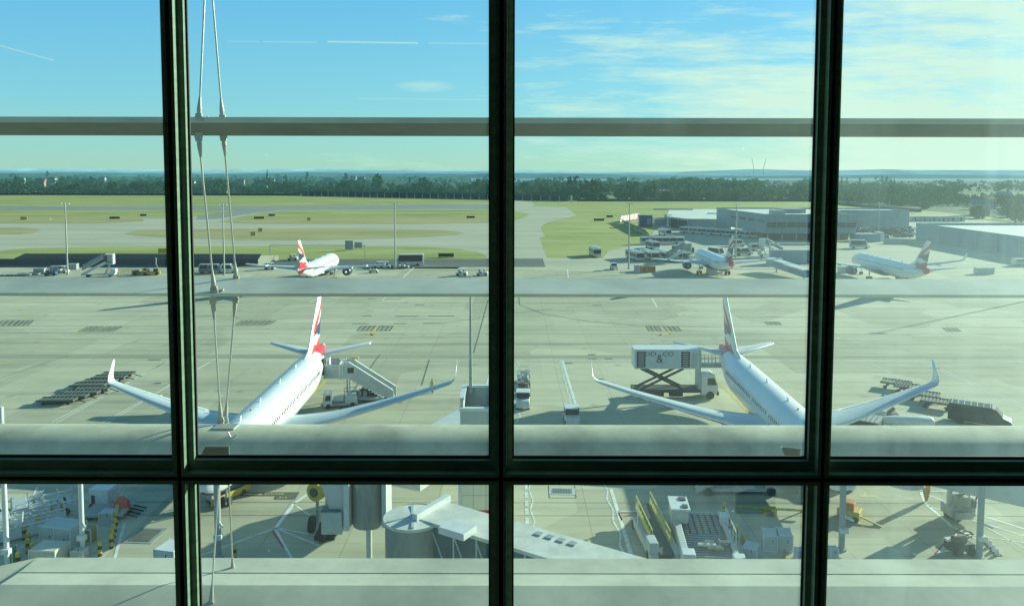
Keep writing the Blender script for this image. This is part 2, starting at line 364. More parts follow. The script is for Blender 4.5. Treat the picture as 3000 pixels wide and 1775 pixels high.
# --- distant hills: terrain ridges
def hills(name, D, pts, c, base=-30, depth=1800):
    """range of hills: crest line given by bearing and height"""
    m, t, o = nt(name+'_hazy_woods')
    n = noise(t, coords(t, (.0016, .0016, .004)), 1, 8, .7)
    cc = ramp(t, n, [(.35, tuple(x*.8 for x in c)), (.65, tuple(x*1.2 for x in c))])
    e = nd(t, 'ShaderNodeEmission'); t.links.new(cc, e.inputs[0]); e.inputs[1].default_value = .62  # distance haze put into the hills: bluish tint plus a faint glow
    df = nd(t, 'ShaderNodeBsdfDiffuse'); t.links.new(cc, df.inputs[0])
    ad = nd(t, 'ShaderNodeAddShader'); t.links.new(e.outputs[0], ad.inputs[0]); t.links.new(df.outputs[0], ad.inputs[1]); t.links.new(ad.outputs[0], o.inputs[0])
    mb = MB(); N = 260; xs = np.linspace(-900, 3900, N)
    px = [p[0] for p in pts]; py = [p[1] for p in pts]
    ys = np.interp(xs, px, py); r = np.random.RandomState(len(name))
    ys = ys+np.convolve(r.randn(N+6), np.ones(7)/7, 'valid')*.9+r.randn(N)*.12
    rows = []
    for k, (dd, fr) in enumerate(((-depth, 0), (-depth*.4, .55), (0, 1), (depth, .3))):
        row = []
        for x, y in zip(xs, ys):
            p = AT(x, y, D); h = p.z
            row.append((p.x*(D+dd)/D, D+dd, base+(h-base)*fr))
        rows.append(row)
    vs = [p for rr in rows for p in rr]
    mb.add(vs, [(i*N+k, i*N+k+1, (i+1)*N+k+1, (i+1)*N+k) for i in range(3) for k in range(N-1)], 0, True)
    o = mb.build(name, m); o['kind'] = 'structure'
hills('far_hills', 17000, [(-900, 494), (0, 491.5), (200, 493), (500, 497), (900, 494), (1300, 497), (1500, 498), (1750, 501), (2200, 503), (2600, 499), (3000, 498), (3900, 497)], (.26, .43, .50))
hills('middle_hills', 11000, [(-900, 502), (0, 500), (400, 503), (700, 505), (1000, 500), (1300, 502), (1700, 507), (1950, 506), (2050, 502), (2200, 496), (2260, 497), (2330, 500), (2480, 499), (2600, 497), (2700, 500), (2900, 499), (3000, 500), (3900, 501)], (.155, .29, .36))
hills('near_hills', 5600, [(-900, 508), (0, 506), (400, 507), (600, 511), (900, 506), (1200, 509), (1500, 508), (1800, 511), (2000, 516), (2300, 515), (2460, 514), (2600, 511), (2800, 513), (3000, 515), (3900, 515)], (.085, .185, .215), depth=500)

# ------------------------------------------------------------------ trees
def leaf_mat(name, a, b, hz=4200):
    m, t, o = nt(name)
    g = nd(t, 'ShaderNodeNewGeometry'); r = g.outputs['Random Per Island']
    n = noise(t, coords(t, (.03, .03, .05)), 1, 3, .6)
    f = math_(t, 'ADD', math_(t, 'MULTIPLY', r, .5), math_(t, 'MULTIPLY', n, .6))
    c = ramp(t, f, [(.25, a), (.75, b)])
    d = nd(t, 'ShaderNodeBsdfDiffuse'); t.links.new(c, d.inputs[0])
    tr = nd(t, 'ShaderNodeBsdfTranslucent'); t.links.new(c, tr.inputs[0])
    mx = nd(t, 'ShaderNodeMixShader'); mx.inputs[0].default_value = .3; t.links.new(d.outputs[0], mx.inputs[1]); t.links.new(tr.outputs[0], mx.inputs[2])
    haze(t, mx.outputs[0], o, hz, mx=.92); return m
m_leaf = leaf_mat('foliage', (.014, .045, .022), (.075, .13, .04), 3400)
m_leaf2 = leaf_mat('foliage_dark', (.012, .04, .028), (.055, .10, .042), 3200)
m_bark = mat('bark', (.10, .08, .06), .9, hz=5000)
def crown(rs, h, wd, nq, cone=False, base=.12, q=.16):
    """leaf quads in clumps through the crown volume -> verts array"""
    nc = max(5, nq//14); cl = []
    for _ in range(nc):
        a = rs.rand()*6.283; zz = rs.rand()
        prof = (1-zz)**.7*(.35+.9*min(1, zz*4)) if cone else math.sqrt(max(.05, 1-(2*zz-1)**2*.85))
        rr = wd/2*prof*(.35+.6*math.sqrt(rs.rand()))
        cl.append((rr*math.cos(a), rr*math.sin(a), h*(base+(1-base)*zz*.93), wd*(.13+.1*rs.rand())*(.6 if cone else 1)))
    V = np.zeros((nq, 4, 3))
    for k in range(nq):
        c = cl[rs.randint(nc)]; u = rs.randn(3); u /= np.linalg.norm(u); u[2] *= .8
        p = np.array(c[:3])+u*c[3]*(.7+.5*rs.rand())
        n = u+rs.randn(3)*.5; n /= np.linalg.norm(n); a = np.cross(n, rs.randn(3)); a /= np.linalg.norm(a); b = np.cross(n, a)
        s = wd*q*(.6+.8*rs.rand()); a = a*s*.5; b = b*s*.5*(.6+.4*rs.rand())
        V[k] = [p-a-b, p+a-b*.7, p+a*.8+b, p-a*.9+b*.8]
    return V.reshape(-1, 3)
def quads_obj(name, V, m, parent=None):
    n = len(V)//4; me = bpy.data.meshes.new(name); me.vertices.add(n*4); me.vertices.foreach_set('co', V.astype('f').ravel())
    me.loops.add(n*4); me.loops.foreach_set('vertex_index', np.arange(n*4)); me.polygons.add(n)
    me.polygons.foreach_set('loop_start', np.arange(n)*4); me.polygons.foreach_set('loop_total', np.full(n, 4))
    me.materials.append(m); me.update(calc_edges=True); me.validate()
    o = bpy.data.objects.new(name, me); C.objects.link(o)
    if parent: o.parent = parent
    return o
rs = np.random.RandomState(3)
protoB = [crown(rs, 1, 1.05, 90) for _ in range(7)]           # round crowns
protoC = [crown(rs, 1, .42, 80, cone=True, base=.03, q=.28) for _ in range(3)]
def base_y(x):
    return float(np.interp(x, [-900, 880, 1400, 1670, 2400, 2460, 2700, 2900, 3050, 3900], [569, 571, 577, 587, 588, 594, 606, 628, 640, 700]))
def wood(name, label, n, xr, sel, szf, m, seed, lo=511.5, pw=1.5):
    r = np.random.RandomState(seed); out = []
    k = 0
    while k < n:
        px = xr[0]+(xr[1]-xr[0])*r.rand(); by = base_y(px)
        py = lo+(by-lo)*(r.rand()**(1/pw))
        if not sel(px, py, r): continue
        x, y = W(px, py); s = szf(px, py, r); p = protoB[r.randint(7)]
        a = r.rand()*6.28; ca, sa = math.cos(a), math.sin(a)
        wd = s*(.85+.5*r.rand())
        q = np.stack([(p[:, 0]*ca-p[:, 1]*sa)*wd+x, (p[:, 0]*sa+p[:, 1]*ca)*wd+y, p[:, 2]*s-.3], 1)
        out.append(q); k += 1
    o = quads_obj(name, np.concatenate(out), m); tag(o, label, 'wood', kind='stuff'); return o
def clear(px, py):
    return not ((2800 < px and 563 < py < 590) or (1900 < px and 521 < py < 536) or (1380 < px < 1900 and 521 < py < 535) or (1690 < px < 1905 and 571 < py < 583) or (2650 < px < 2960 and 605 < py < 648) or (1160 < px < 1235 and 535 < py < 560) or (1375<px<1412 and 538<py<556))
sz = lambda px, py, r: (5.0+4.0*r.rand()+7*r.rand()**4)*(1.0+.22*math.sin(px/31)+.15*math.sin(px/11+py))*(1.0+max(0, (555-py))*.012)
wood('tree_belt', 'dense dark green wood beyond the far airfield fence, left of the middle mullion', 1700, (-500, 1450), lambda x, y, r: clear(x, y), sz, m_leaf2, 1)
wood('tree_belt', 'broad green wood behind the blue grey barrier and the offices', 2600, (1400, 3700), lambda x, y, r: clear(x, y), lambda px, py, r: sz(px, py, r)*(.85 if px > 2400 else 1), m_leaf, 2, lo=513, pw=1.3)
wood('tree_belt', 'wood and scrub behind the warehouse and cabins at the right edge', 1100, (2440, 3900), lambda x, y, r: clear(x, y) and y > 545, lambda px, py, r: 6+4*r.rand(), m_leaf, 9, lo=540, pw=1.2)
wood('hedge_belt', 'line of bushy trees directly along the far perimeter road', 420, (-500, 2450), lambda x, y, r: y > base_y(x)-7 and clear(x, y), lambda px, py, r: 6+3.5*r.rand(), m_leaf2, 5)
wood('hill_wood', 'raised clump of tall mixed trees in the middle of the wood', 150, (1900, 2230), lambda x, y, r: 545 < y < 572, lambda px, py, r: 13+10*r.rand()*(1-abs(px-2030)/260), m_leaf, 6)
def tree(px, py, h, wd, label, cone=False, n=260, m=None, seed=0, group=None):
    r = np.random.RandomState(seed+11); x, y = W(px, py)
    o = thing('poplar_tree' if cone else 'broadleaf_tree', label, 'tree', (x, y, 0), 0, group)
    mb = MB(); mb.tube((0, 0, -.2), (0, 0, h*.5), h*.022, h*.012, 7)
    for k in range(4):
        a = k*1.7+seed; mb.tube((0, 0, h*(.22+.06*k)), (math.cos(a)*wd*.28, math.sin(a)*wd*.28, h*(.5+.06*k)), h*.01, h*.004, 5)
    mb.build('trunk', m_bark, o)
    V = crown(r, h, wd, n, cone, .05 if cone else .15, .26 if cone else .13); quads_obj('crown', V, m or m_leaf, o)
for i, (px, yt, py, wf, lab) in enumerate([(2465, 517, 541, .45, 'slim poplar just right of the right mullion, leftmost by the reservoir'), (2481, 519, 541, .4, 'thin pale poplar, second from the right mullion'),
        (2518, 516, 543, .42, 'dark pointed poplar standing alone before the reservoir'), (2567, 515, 543, .55, 'widest dark poplar of the reservoir row'),
        (2584, 513, 543, .5, 'poplar in the close pair, left one touching the pale tree'), (2597, 514, 543, .6, 'pale bushy poplar at the right of the close pair'), (2619, 522, 543, .4, 'small narrow poplar at the right end of the reservoir row'),
        (900, 503, 541, .35, 'tall dark conifer rising right of the church spire'), (1013, 508, 541, .5, 'pointed dark conifer standing over the village trees'), (140, 502, 528, .4, 'dark narrow conifer rising over the left wood'),
        (838, 513, 541, .4, 'dark conifer between church and tallest conifer'), (1200, 520, 548, .45, 'narrow dark tree behind the sand heap')]):
    x, y = W(px, py); h = H+(508.5-yt)*y/F; tree(px, py, h, h*wf, lab, True, 220, m_leaf2, i, 'pointed trees on the skyline')
for i, (px, yt, py, wd, lab) in enumerate([(1678, 513, 580, 15, 'tall round tree above the end of the blue grey barrier'), (1710, 529, 582, 14, 'round tree right of the tallest barrier tree'), (1745, 525, 583, 15, 'broad tree left of the meadow post'),
        (1850, 527, 584, 16, 'broad tree behind the dark truck body'), (1905, 530, 585, 16, 'full tree behind the flat roofed shed'), (1105, 512, 560, 17, 'dark broad tree standing left of the sand heap'), (1240, 520, 560, 17, 'dark double crowned tree right of the sand heap'),
        (1960, 560, 586, 12, 'low bush-like tree left of the white roofed shed'), (2010, 558, 587, 12, 'low round tree over the shed roof'), (2085, 560, 588, 12, 'low round tree behind the office block left end'), (2160, 557, 588, 13, 'round tree behind the office roof'),
        (2330, 560, 588, 13, 'round tree left of the right mullion over the office roof'), (45, 540, 568, 11, 'round tree near the white perimeter post'), (220, 536, 568, 12, 'round tree behind the far left mast'),
        (330, 535, 568, 12, 'round tree over the far fence left of the left mullion'), (2975, 600, 652, 10, 'dark tree at the right edge above the warehouse'), (2870, 603, 640, 9, 'grey green tree above the warehouse roof'), (2710, 590, 612, 9, 'pale tree at the left end of the dry bank')]):
    x, y = W(px, py); h = max(5, H+(508.5-yt)*y/F); tree(px, py, h, wd, lab, False, 420, m_leaf if i % 3 else m_leaf2, i+30, 'single trees along the far fence')
# ------------------------------------------------------------------ aircraft
m_white = mat('aircraft_white', (.80, .81, .80), .28, var=.04, scale=.6, spec=.6)
m_seam = mat('seam_grey', (.22, .24, .25), .6)
m_wing = mat('wing_grey', (.58, .63, .65), .38, var=.08, scale=.5, streak=False)
m_edge = mat('bare_metal', (.70, .72, .72), .3, .6, var=.05)
m_blue = mat('midnight_blue', (.015, .035, .14), .3, var=.1)
m_lred = mat('livery_red', (.72, .035, .04), .35, var=.06)
m_tyre = mat('tyre_rubber', (.03, .03, .03), .85)
m_glass = mat('dark_window', (.025, .035, .045), .15, var=.1)
m_steel = mat('galvanised_steel', (.42, .44, .43), .5, .4, var=.12)
m_dark = mat('dark_grey', (.06, .065, .065), .7)  # dark parts; also stands in for shade in the doorway and garage front
DS = 2.6
def aircraft(label, loc, rz, near=False, door_open=False, DS=2.6, shk=True):
    A = thing('airliner', label, 'airliner', loc, rz, 'parked airliners')
    st = [(0, .05, 3.3), (.25, .42, 3.34), (.8, .85, 3.42), (1.6, 1.25, 3.55), (2.6, 1.58, 3.7), (3.8, 1.82, 3.82), (5.2, 1.95, 3.9), (6.5, 1.98, 3.9)]
    st += [(s, 1.98, 3.9) for s in np.arange(8.5, 25+DS, 2.0)]
    st += [(26+DS, 1.96, 3.92), (27.5+DS, 1.88, 4.02), (29+DS, 1.74, 4.17), (30.5+DS, 1.56, 4.36), (32+DS, 1.33, 4.58), (33.5+DS, 1.08, 4.82), (35+DS, .80, 5.07), (36.2+DS, .52, 5.25), (37+DS, .32, 5.35), (37.6+DS, .2, 5.4)]
    n = 36; rings = []
    for s, r, z in st:
        rings.append([(r*math.sin(2*math.pi*k/n), s-21, z+r*1.02*math.cos(2*math.pi*k/n)) for k in range(n)])
    def fm(i, k):
        s = st[i][0]; c = math.cos(2*math.pi*(k+.5)/n)
        if s > 34.5+DS: return 0 if s > 36.8+DS else 2
        if s > 31.8+DS and c > .45: return 2 if (k+.5) % n < 9 or k > n-9 else 0
        if c < -.62-.25*max(0, (s-24)/8) and s < 31: return 1
        return 0
    MB().loft(rings, fm=fm).build('fuselage', [m_white, m_blue, m_lred], A)
    # wings (two halves and belly fairing)
    def foil(x, yl, z, ch, th, up=0.0):
        pts = []
        for c, q in ((0, 0), (.05, .6), (.2, .95), (.45, 1.), (.75, .55), (1, .03), (.75, -.25), (.45, -.5), (.2, -.5), (.05, -.35)):
            pts.append((x-up*q*th*ch*.5, yl-21+c*ch, z+(1-up)*q*th*ch))
        return pts
    secs = [(0, 12.2, 2.75, 7.2, .13, 0), (1.9, 12.7, 2.95, 6.7, .13, 0), (4, 13.8, 3.25, 5.35, .12, 0), (6.4, 15.05, 3.6, 4.0, .115, 0), (10, 16.95, 4.2, 3.1, .11, 0), (14, 19.05, 4.95, 2.25, .10, 0), (17.0, 20.6, 5.6, 1.6, .10, 0),
            (17.4, 20.85, 5.72, 1.5, .1, .3), (17.7, 21.2, 5.98, 1.35, .1, .7), (17.8, 21.6, 6.35, 1.15, .1, 1), (17.92, 22.9, 7.75, .5, .1, 1)]
    if not shk: secs = [(a, b, c-.045*a, d, e, f) for a, b, c, d, e, f in secs[:7]]+[(17.2, 20.9, 4.86, 1.2, .08, 0)]
    for sgn in (1, -1):
        def wm(i, k): return 1 if k in (0, 9) else (2 if i >= 7 else 0)
        rg = [[(sgn*p[0], p[1], p[2]) for p in foil(*q)] for q in secs]
        wg = MB().loft(rg, fm=wm).build('wing', [m_wing, m_edge, m_white], A)
        fl = MB()                                            # flap gap lines and fairings
        for xx, s0, zz in ((8.6, 18.9, 3.85), (12.4, 20.1, 4.5), (4.6, 18.2, 3.25)):
            fl.loft([[(sgn*xx+rr*math.cos(a), s0-21+dy, zz-.15+rr*math.sin(a)) for a in np.linspace(0, 5.5, 8)] for dy, rr in ((-1.4, .05), (-.4, .22), (.8, .22), (1.6, .05))])
        fl.build('flap_fairing', m_wing, wg, split=True)
        sp = MB()
        for (xa, xb) in ((2.6, 6.2), (6.6, 9.4), (9.7, 12.9), (13.1, 16.2)):
            q = []
            for xx in (xa, xb):
                yl = np.interp(xx, [u[0] for u in secs], [u[1] for u in secs]); ch = np.interp(xx, [u[0] for u in secs], [u[3] for u in secs]); z = np.interp(xx, [u[0] for u in secs], [u[2] for u in secs])
                q.append((sgn*xx, yl-21+ch*.72, z+.62*.115*ch+.015)); q.append((sgn*xx, yl-21+ch*.75, z+.6*.115*ch+.015))
            sp.add([q[0], q[1], q[3], q[2]], [(0, 1, 2, 3)])
        sp.build('flap_seam', m_seam, wg, fix=False, split=True)
        # tailplane
        ts = [(.4, 32.3+DS, 5.15, 3.7, .1, 0), (1.2, 32.8+DS, 5.25, 3.3, .1, 0), (6.1, 35.5+DS, 6.0, 1.35, .09, 0), (6.25, 35.8+DS, 6.02, .9, .05, 0)]
        MB().loft([[(sgn*p[0], p[1], p[2]) for p in foil(*q)] for q in ts], fm=lambda i, k: 1 if k in (0, 9) else 0).build('tailplane', [m_wing, m_edge], A)
        # engine
        ex, ez, ey = sgn*5.75, 1.95, 10.3-21
        ring = lambda y, r, z0=0: [(ex+r*math.cos(a), y, ez+z0+r*math.sin(a)) for a in np.linspace(0, 2*math.pi, 25)[:-1]]
        en = MB().loft([ring(ey, .82), ring(ey-.05, .95), ring(ey+.25, 1.08), ring(ey+1.2, 1.16), ring(ey+2.4, 1.08), ring(ey+3.3, .88), ring(ey+3.32, .8)], fm=lambda i, k: 1 if i < 2 else 0)
        en = en.build('engine', [m_blue, m_edge], A)
        MB().tube((ex, ey+.3, ez), (ex, ey+.32, ez), .88, n=24).build('fan', m_dark, en); MB().tube((ex, ey+3.33, ez), (ex, ey+3.35, ez), .78, n=20).build('nozzle', m_dark, en)
        MB().tube((ex, ey+3.0, ez), (ex, ey+4.4, ez), .5, .22, n=16).build('exhaust_cone', m_steel, en)
        MB().prism([(ey+.9, ez+1.0), (ey+4.6, ez+.9), (ey+5.2, ez+1.35), (ey+2.6, ez+1.55)], ex-.16, ex+.16, 'x').build('pylon', m_wing, en)
        # main gear
        g = MB(); g.tube((sgn*3.8, 17.8-21, 3.0), (sgn*3.8, 17.9-21, .55), .12); g.bar((sgn*3.8, 17.8-21, 1.9), (sgn*2.4, 17.8-21, 2.9), .1, .1)
        gg = g.build('main_gear', m_steel, A)
        MB().wheel(sgn*3.8-.45, 17.9-21, .58, .58, .38).wheel(sgn*3.8+.45, 17.9-21, .58, .58, .38).build('wheel', m_tyre, gg, split=True)
    MB().loft([[(w_*math.sin(a), s-21, z0+h_*math.cos(a)) for a in np.linspace(0, 2*math.pi, 21)[:-1]] for s, w_, h_, z0 in ((10.2, .3, .2, 2.4), (12, 1.9, .85, 2.55), (15, 2.25, 1.0, 2.5), (19, 2.2, 1.0, 2.5), (21.5, 1.6, .6, 2.5), (23, .3, .2, 2.4))]).build('belly_fairing', m_blue, A)
    g = MB().tube((0, 5.07-21, 2.3), (0, 5.0-21, .4), .09).build('nose_gear', m_steel, A)
    MB().wheel(-.26, 5-21, .38, .38, .22).wheel(.26, 5-21, .38, .38, .22).build('wheel', m_tyre, g, split=True)
    # fin with wave livery
    fb, ft = 5.75, 12.0
    def fp(h, c, sd_):
        z = fb+(ft-fb)*h; le = 28.9+5.9*h+DS-1.6*max(0, .12-h)*9; te = 35.1+1.75*h+DS
        th = (.30*(1-h)+.12*h)*math.sqrt(max(0, c))*(1-c)*2.2
        return (sd_*max(th, .012), le+(te-le)*c-21, z)
    def liv(h, c):
        s = c
        u = .40+.62*max(0, s-.05)**.8+.03*math.sin(s*7); l = .38+.33*s**1.3-.05*math.sin(s*6)
        if l < h < u and s > .12: return 1
        u = .31+.33*s**1.2+.05*math.sin(s*6.5-.6); l = .27+.07*s+.05*math.sin(s*6-.8)-.04*s
        if l < h < u and s > .2: return 2
        if h < .17+.04*math.sin(s*7+1) and s > .28: return 1
        return 0
    NH, NC = 64, 44; fin = MB()
    for sd_ in (1, -1):
        cs = [(k/NC)**1.3 for k in range(NC+1)]
        vs = [fp(i/NH, c, sd_) for i in range(NH+1) for c in cs]
        b = len(fin.v); fin.v += vs
        for i in range(NH):
            for k in range(NC):
                a = b+i*(NC+1)+k; fin.f.append((a, a+1, a+NC+2, a+NC+1)); fin.m.append(liv((i+.5)/NH, (cs[k]+cs[k+1])/2)); fin.s.append(True)
    e = [fp(1, c, 1) for c in (0, .2, .5, .8, 1)]+[fp(1, c, -1) for c in (1, .8, .5, .2, 0)]
    fin.add([(x, y, z+.001) for x, y, z in e], [tuple(range(10))])
    fin.build('tail_fin', [m_white, m_lred, m_blue], A)
    # cockpit glass, antennas
    cg = MB()
    for sgn in (1, -1):
        for k in range(3):
            a0, a1 = R(8+24*k), R(29+24*k); rr = [(1.55, 1.32, 3.56), (2.15, 1.50, 3.65)]
            q = [(sgn*(r+.015)*math.sin(a), s-21+.25*k, z+(r+.015)*math.cos(a)) for (s, r, z), a in ((rr[0], a0), (rr[0], a1), (rr[1], a1), (rr[1], a0))]
            cg.add(q, [(0, 1, 2, 3)])
    cg.build('cockpit_glass', m_glass, A, fix=False, split=True)
    for s, h_ in ((8.5, .38), (14, .3), (20.5, .35), (26.5, .38)):
        z = 5.9; MB().prism([(s-21, z), (s-20.6, z), (s-20.5, z+h_), (s-20.72, z+h_)], -.02, .02, 'x').build('antenna', m_white, A)
    MB().tube((0, 11.5-21, 5.9), (0, 11.5-21, 6.02), .09).build('beacon', m_lred, A)
    # cabin windows
    if near:
        q = MB().add([(0, y, z) for y, z in ((-.11, -.12), (-.07, -.17), (.07, -.17), (.11, -.12), (.11, .12), (.07, .17), (-.07, .17), (-.11, .12))], [tuple(range(8))]).build('cabin_window', m_glass, A, fix=False)
        first = True
        for sgn in (1, -1):
            for k in range(44):
                s = 6.9+k*.533
                if abs(s-14.6) < .25 or abs(s-19.5) < .25: continue
                o = q if first else q.copy()
                if not first: C.objects.link(o); o.parent = A
                first = False
                o.location = (sgn*1.885, s-21, 4.55); o.rotation_euler = (0, sgn*R(-19), 0)
        for sgn in (1, -1):
            for s in (5.6, 31.2+DS-.6):
                if door_open and sgn == 1 and s > 20: continue
                r_, z_ = (1.97, 3.9) if s < 20 else (1.6, 4.3)
                d = MB()
                for k in range(6):
                    a0, a1 = R(50+k*12), R(62+k*12)
                    for s0, wd_ in ((s, .05), (s+.8, .05))+(((s, .8),) if k in (0,) else ()): d.add([(sgn*(r_+.02)*math.sin(a), yy_-21, z_+(r_+.02)*math.cos(a)) for a, yy_ in ((a0, s0), (a1 if wd_ < .1 else a0+.02, s0), (a1 if wd_ < .1 else a0+.02, s0+wd_), (a0, s0+wd_))], [(0, 1, 2, 3)])
                d.build('cabin_door', m_steel, A, fix=False)
        for sgn in (1, -1):
            for wd_, yy_ in (('BRITISH', 7.0), ('AIRWAYS', 11.6)): text('airline_lettering', wd_, 1.05, (sgn*2.0, (yy_ if sgn < 0 else 18.6-yy_)-21, 3.55), (R(90), 0, R(90*sgn)), m_blue, A)
    else:
        for sgn in (1, -1):
            mb = MB()
            for k in range(46):
                s = 6.9+k*.533; mb.add([(sgn*1.9, s-21+a, 4.55+b) for a, b in ((-.11, -.16), (.11, -.16), (.11, .16), (-.11, .16))], [(0, 1, 2, 3)])
            mb.build('window_row', m_glass, A, fix=False)
    if door_open:
        s = 31.2+DS
        z_ = 4.3
        MB().box(1.36, 1.66, s-21-.75, s-21+.15, 3.4, 5.25).build('doorway', m_dark, A)
        dd = MB().loft([[(1.95+.08*math.sin(u*3), s-21-.05+u*.95+dx, zz) for u in (0, .5, 1)]+[(2.1+.08*math.sin(u*3), s-21-.05+u*.95+dx, zz) for u in (1, .5, 0)] for zz, dx in ((3.3, .0), (4.2, .05), (5.2, -.05))])
        dd.build('open_door', m_white, A)
    return A
aircraft('nearer left airliner with its rear door open onto the covered stairs', (-23.6, 77.4, 0), R(.9), True, True)
aircraft('nearer right airliner partly behind the right mullion, catering truck at its rear door', (26.2, 78.0, 0), R(-1.4), True)
aircraft('far left airliner seen from behind beyond the first louvre, white roof nose pointing away', (-48.3, 188.5, 0), R(180), DS=0, shk=False)
aircraft('far airliner left of the right mullion, nose pointing away under the stairs truck', (54.3, 203, 0), R(180), DS=0, shk=False)
aircraft('far airliner right of the right mullion, hazy, nose pointing away', (95.0, 192, 0), R(180))
# ------------------------------------------------------------------ vehicles and equipment
P = lambda n, c, r=.45, metal=0., **k: mat(n, c, r, metal, **k)
v_white = P('vehicle_white', (.70, .72, .70), .35, var=.08); v_grey = P('vehicle_grey', (.36, .39, .39), .5, var=.15)
v_lgrey = P('panel_light_grey', (.50, .54, .53), .5, var=.08); v_yel = P('machine_yellow', (.62, .45, .06), .5, var=.18, scale=3)
v_blue = P('vehicle_blue', (.03, .09, .22), .4); v_green = P('box_green', (.04, .33, .16), .5); v_orange = P('hazard_orange', (.60, .20, .05), .6)
v_dull = P('dull_deck', (.17, .19, .165), .8, var=.25); v_rust = P('rusty_deck', (.20, .17, .13), .8, var=.3, scale=4); v_cream = P('cream_panel', (.60, .57, .46), .6, var=.1); v_hiviz = P('hi_vis_yellow', (.65, .72, .10), .7)
v_black = P('black_plastic', (.03, .033, .035), .6); v_roll = P('roller_steel', (.30, .33, .34), .4, metal=.5)
def wheels(mb_parent, pts, r=.42, w_=.28, ax='y'):
    for x, y in pts:
        MB().wheel(x, y, r, r, w_, ax=ax).build('wheel', m_tyre, mb_parent)
def bus(label, loc, rz, L=12.5, roof=v_white, dark=m_glass, group='airport buses'):
    A = thing('airport_bus', label, 'bus', loc, rz, group); w_ = 1.35
    MB().box(-L/2, L/2, -w_, w_, .35, 1.25).box(-L/2+.1, L/2-.1, -w_+.06, w_-.06, 1.25, 2.35).box(-L/2, L/2, -w_, w_, 2.35, 2.85).build('body', v_white, A, bevel=.08)
    for sg in (1, -1):
        mb = MB()
        for k in range(6):
            a = -L/2+.35+k*(L-.7)/6; mb.box(a, a+(L-.7)/6-.14, sg*(w_-.03)-.03, sg*(w_-.03)+.03, 1.27, 2.33)
        mb.build('window', dark, A, split=True)
    MB().box(L/2-.06, L/2+.03, -w_+.12, w_-.12, 1.2, 2.5).build('windscreen', dark, A)
    MB().box(-L/2-.03, -L/2+.06, -w_+.2, w_-.2, 1.45, 2.5).build('rear_window', dark, A)
    MB().box(-L/2+.5, L/2-.5, -w_+.25, w_-.25, 2.852, 2.90).box(-L/4-1, -L/4+1, -.7, .7, 2.9, 3.12).box(L/4-1, L/4+1, -.7, .7, 2.9, 3.12).build('roof_unit', roof, A, bevel=.04, split=True)
    wheels(A, [(a, b) for a in (-L*.3, L*.32) for b in (-w_+.12, w_-.12)], .46)
    return A
def van(label, loc, rz, col=v_white, L=5.6, hgt=2.3, cat='van', roofs=False):
    A = thing('van', label, cat, loc, rz, 'vans on the airport roads'); w_ = 1.0
    pr = [(-L/2, .35), (L/2, .35), (L/2+.03, .95), (L/2-.75, 1.25), (L/2-1.5, hgt-.1), (L/2-1.8, hgt), (-L/2+.1, hgt), (-L/2, hgt-.2)]
    MB().prism(pr, -w_, w_, 'y').build('body', col, A, bevel=.07)
    for sg in (1, -1): MB().prism([(-L/2+.4, 1.3), (L/2-1.3, 1.3), (L/2-1.7, hgt-.25), (-L/2+.4, hgt-.25)], sg*w_-.015, sg*w_+.015, 'y').build('side_window', m_glass, A)
    MB().add([(L/2-.80, -w_+.1, 1.30), (L/2-.80, w_-.1, 1.30), (L/2-1.47, w_-.15, hgt-.12), (L/2-1.47, -w_+.15, hgt-.12)], [(0, 1, 2, 3)]).build('windscreen', m_glass, A, fix=False).location = (.03, 0, .02)
    if roofs:
        mb = MB()
        for k in range(7): mb.box(-L/2+.3+k*.6, -L/2+.36+k*.6, -w_+.08, w_-.08, hgt, hgt+.05)
        mb.build('roof_rib', v_lgrey, A, split=True)
    wheels(A, [(a, b) for a in (-L*.3, L*.3) for b in (-w_+.1, w_-.1)], .36)
    return A
def tug(label, loc, rz, col=v_white, group='baggage tugs'):
    A = thing('baggage_tug', label, 'tug', loc, rz, group)
    MB().box(-1.5, 1.5, -.78, .78, .3, .85).prism([(.5, .85), (1.48, .85), (1.4, 1.1), (.5, 1.2)], -.75, .75, 'y').build('body', col, A, bevel=.06)
    mb = MB()
    for x in (-.85, .5):
        for y in (-.7, .7): mb.box(x-.04, x+.04, y-.04, y+.04, .85, 1.85)
    mb.build('cab_post', v_black, A, split=True)
    MB().box(-1.0, .68, -.82, .82, 1.85, 1.95).build('cab_roof', col, A, bevel=.04)
    MB().box(.44, .48, -.66, .66, 1.1, 1.83).build('windscreen', m_glass, A)
    MB().box(-.7, -.2, -.55, .55, .85, 1.05).box(-.75, -.6, -.55, .55, 1.05, 1.5).build('seat', v_black, A)
    wheels(A, [(a, b) for a in (-.95, .95) for b in (-.66, .66)], .34)
    return A
def dolly(label, loc, rz, L=3.4, w_=2.3, deck=v_roll, group='flat container dollies', z=.5, fr=v_lgrey):
    A = thing('container_dolly', label, 'dolly', loc, rz, group)
    mb = MB().box(-L/2, L/2, -w_/2, w_/2, z-.12, z).box(-L/2, L/2, -w_/2, -w_/2+.07, z, z+.1).box(-L/2, L/2, w_/2-.07, w_/2, z, z+.1)
    mb.build('frame', fr, A)
    mb = MB()
    for k in range(9):
        x = -L/2+.22+k*(L-.44)/8; mb.tube((x, -w_/2+.12, z+.03), (x, w_/2-.12, z+.03), .05, n=6)
    mb.build('roller', deck, A, split=True)
    MB().bar((L/2, 0, z-.1), (L/2+1.0, 0, .15), .08, .08).build('tow_bar', v_black, A)
    wheels(A, [(a, b) for a in (-L*.33, L*.33) for b in (-w_/2+.25, w_/2-.25)], .2, .15)
    return A
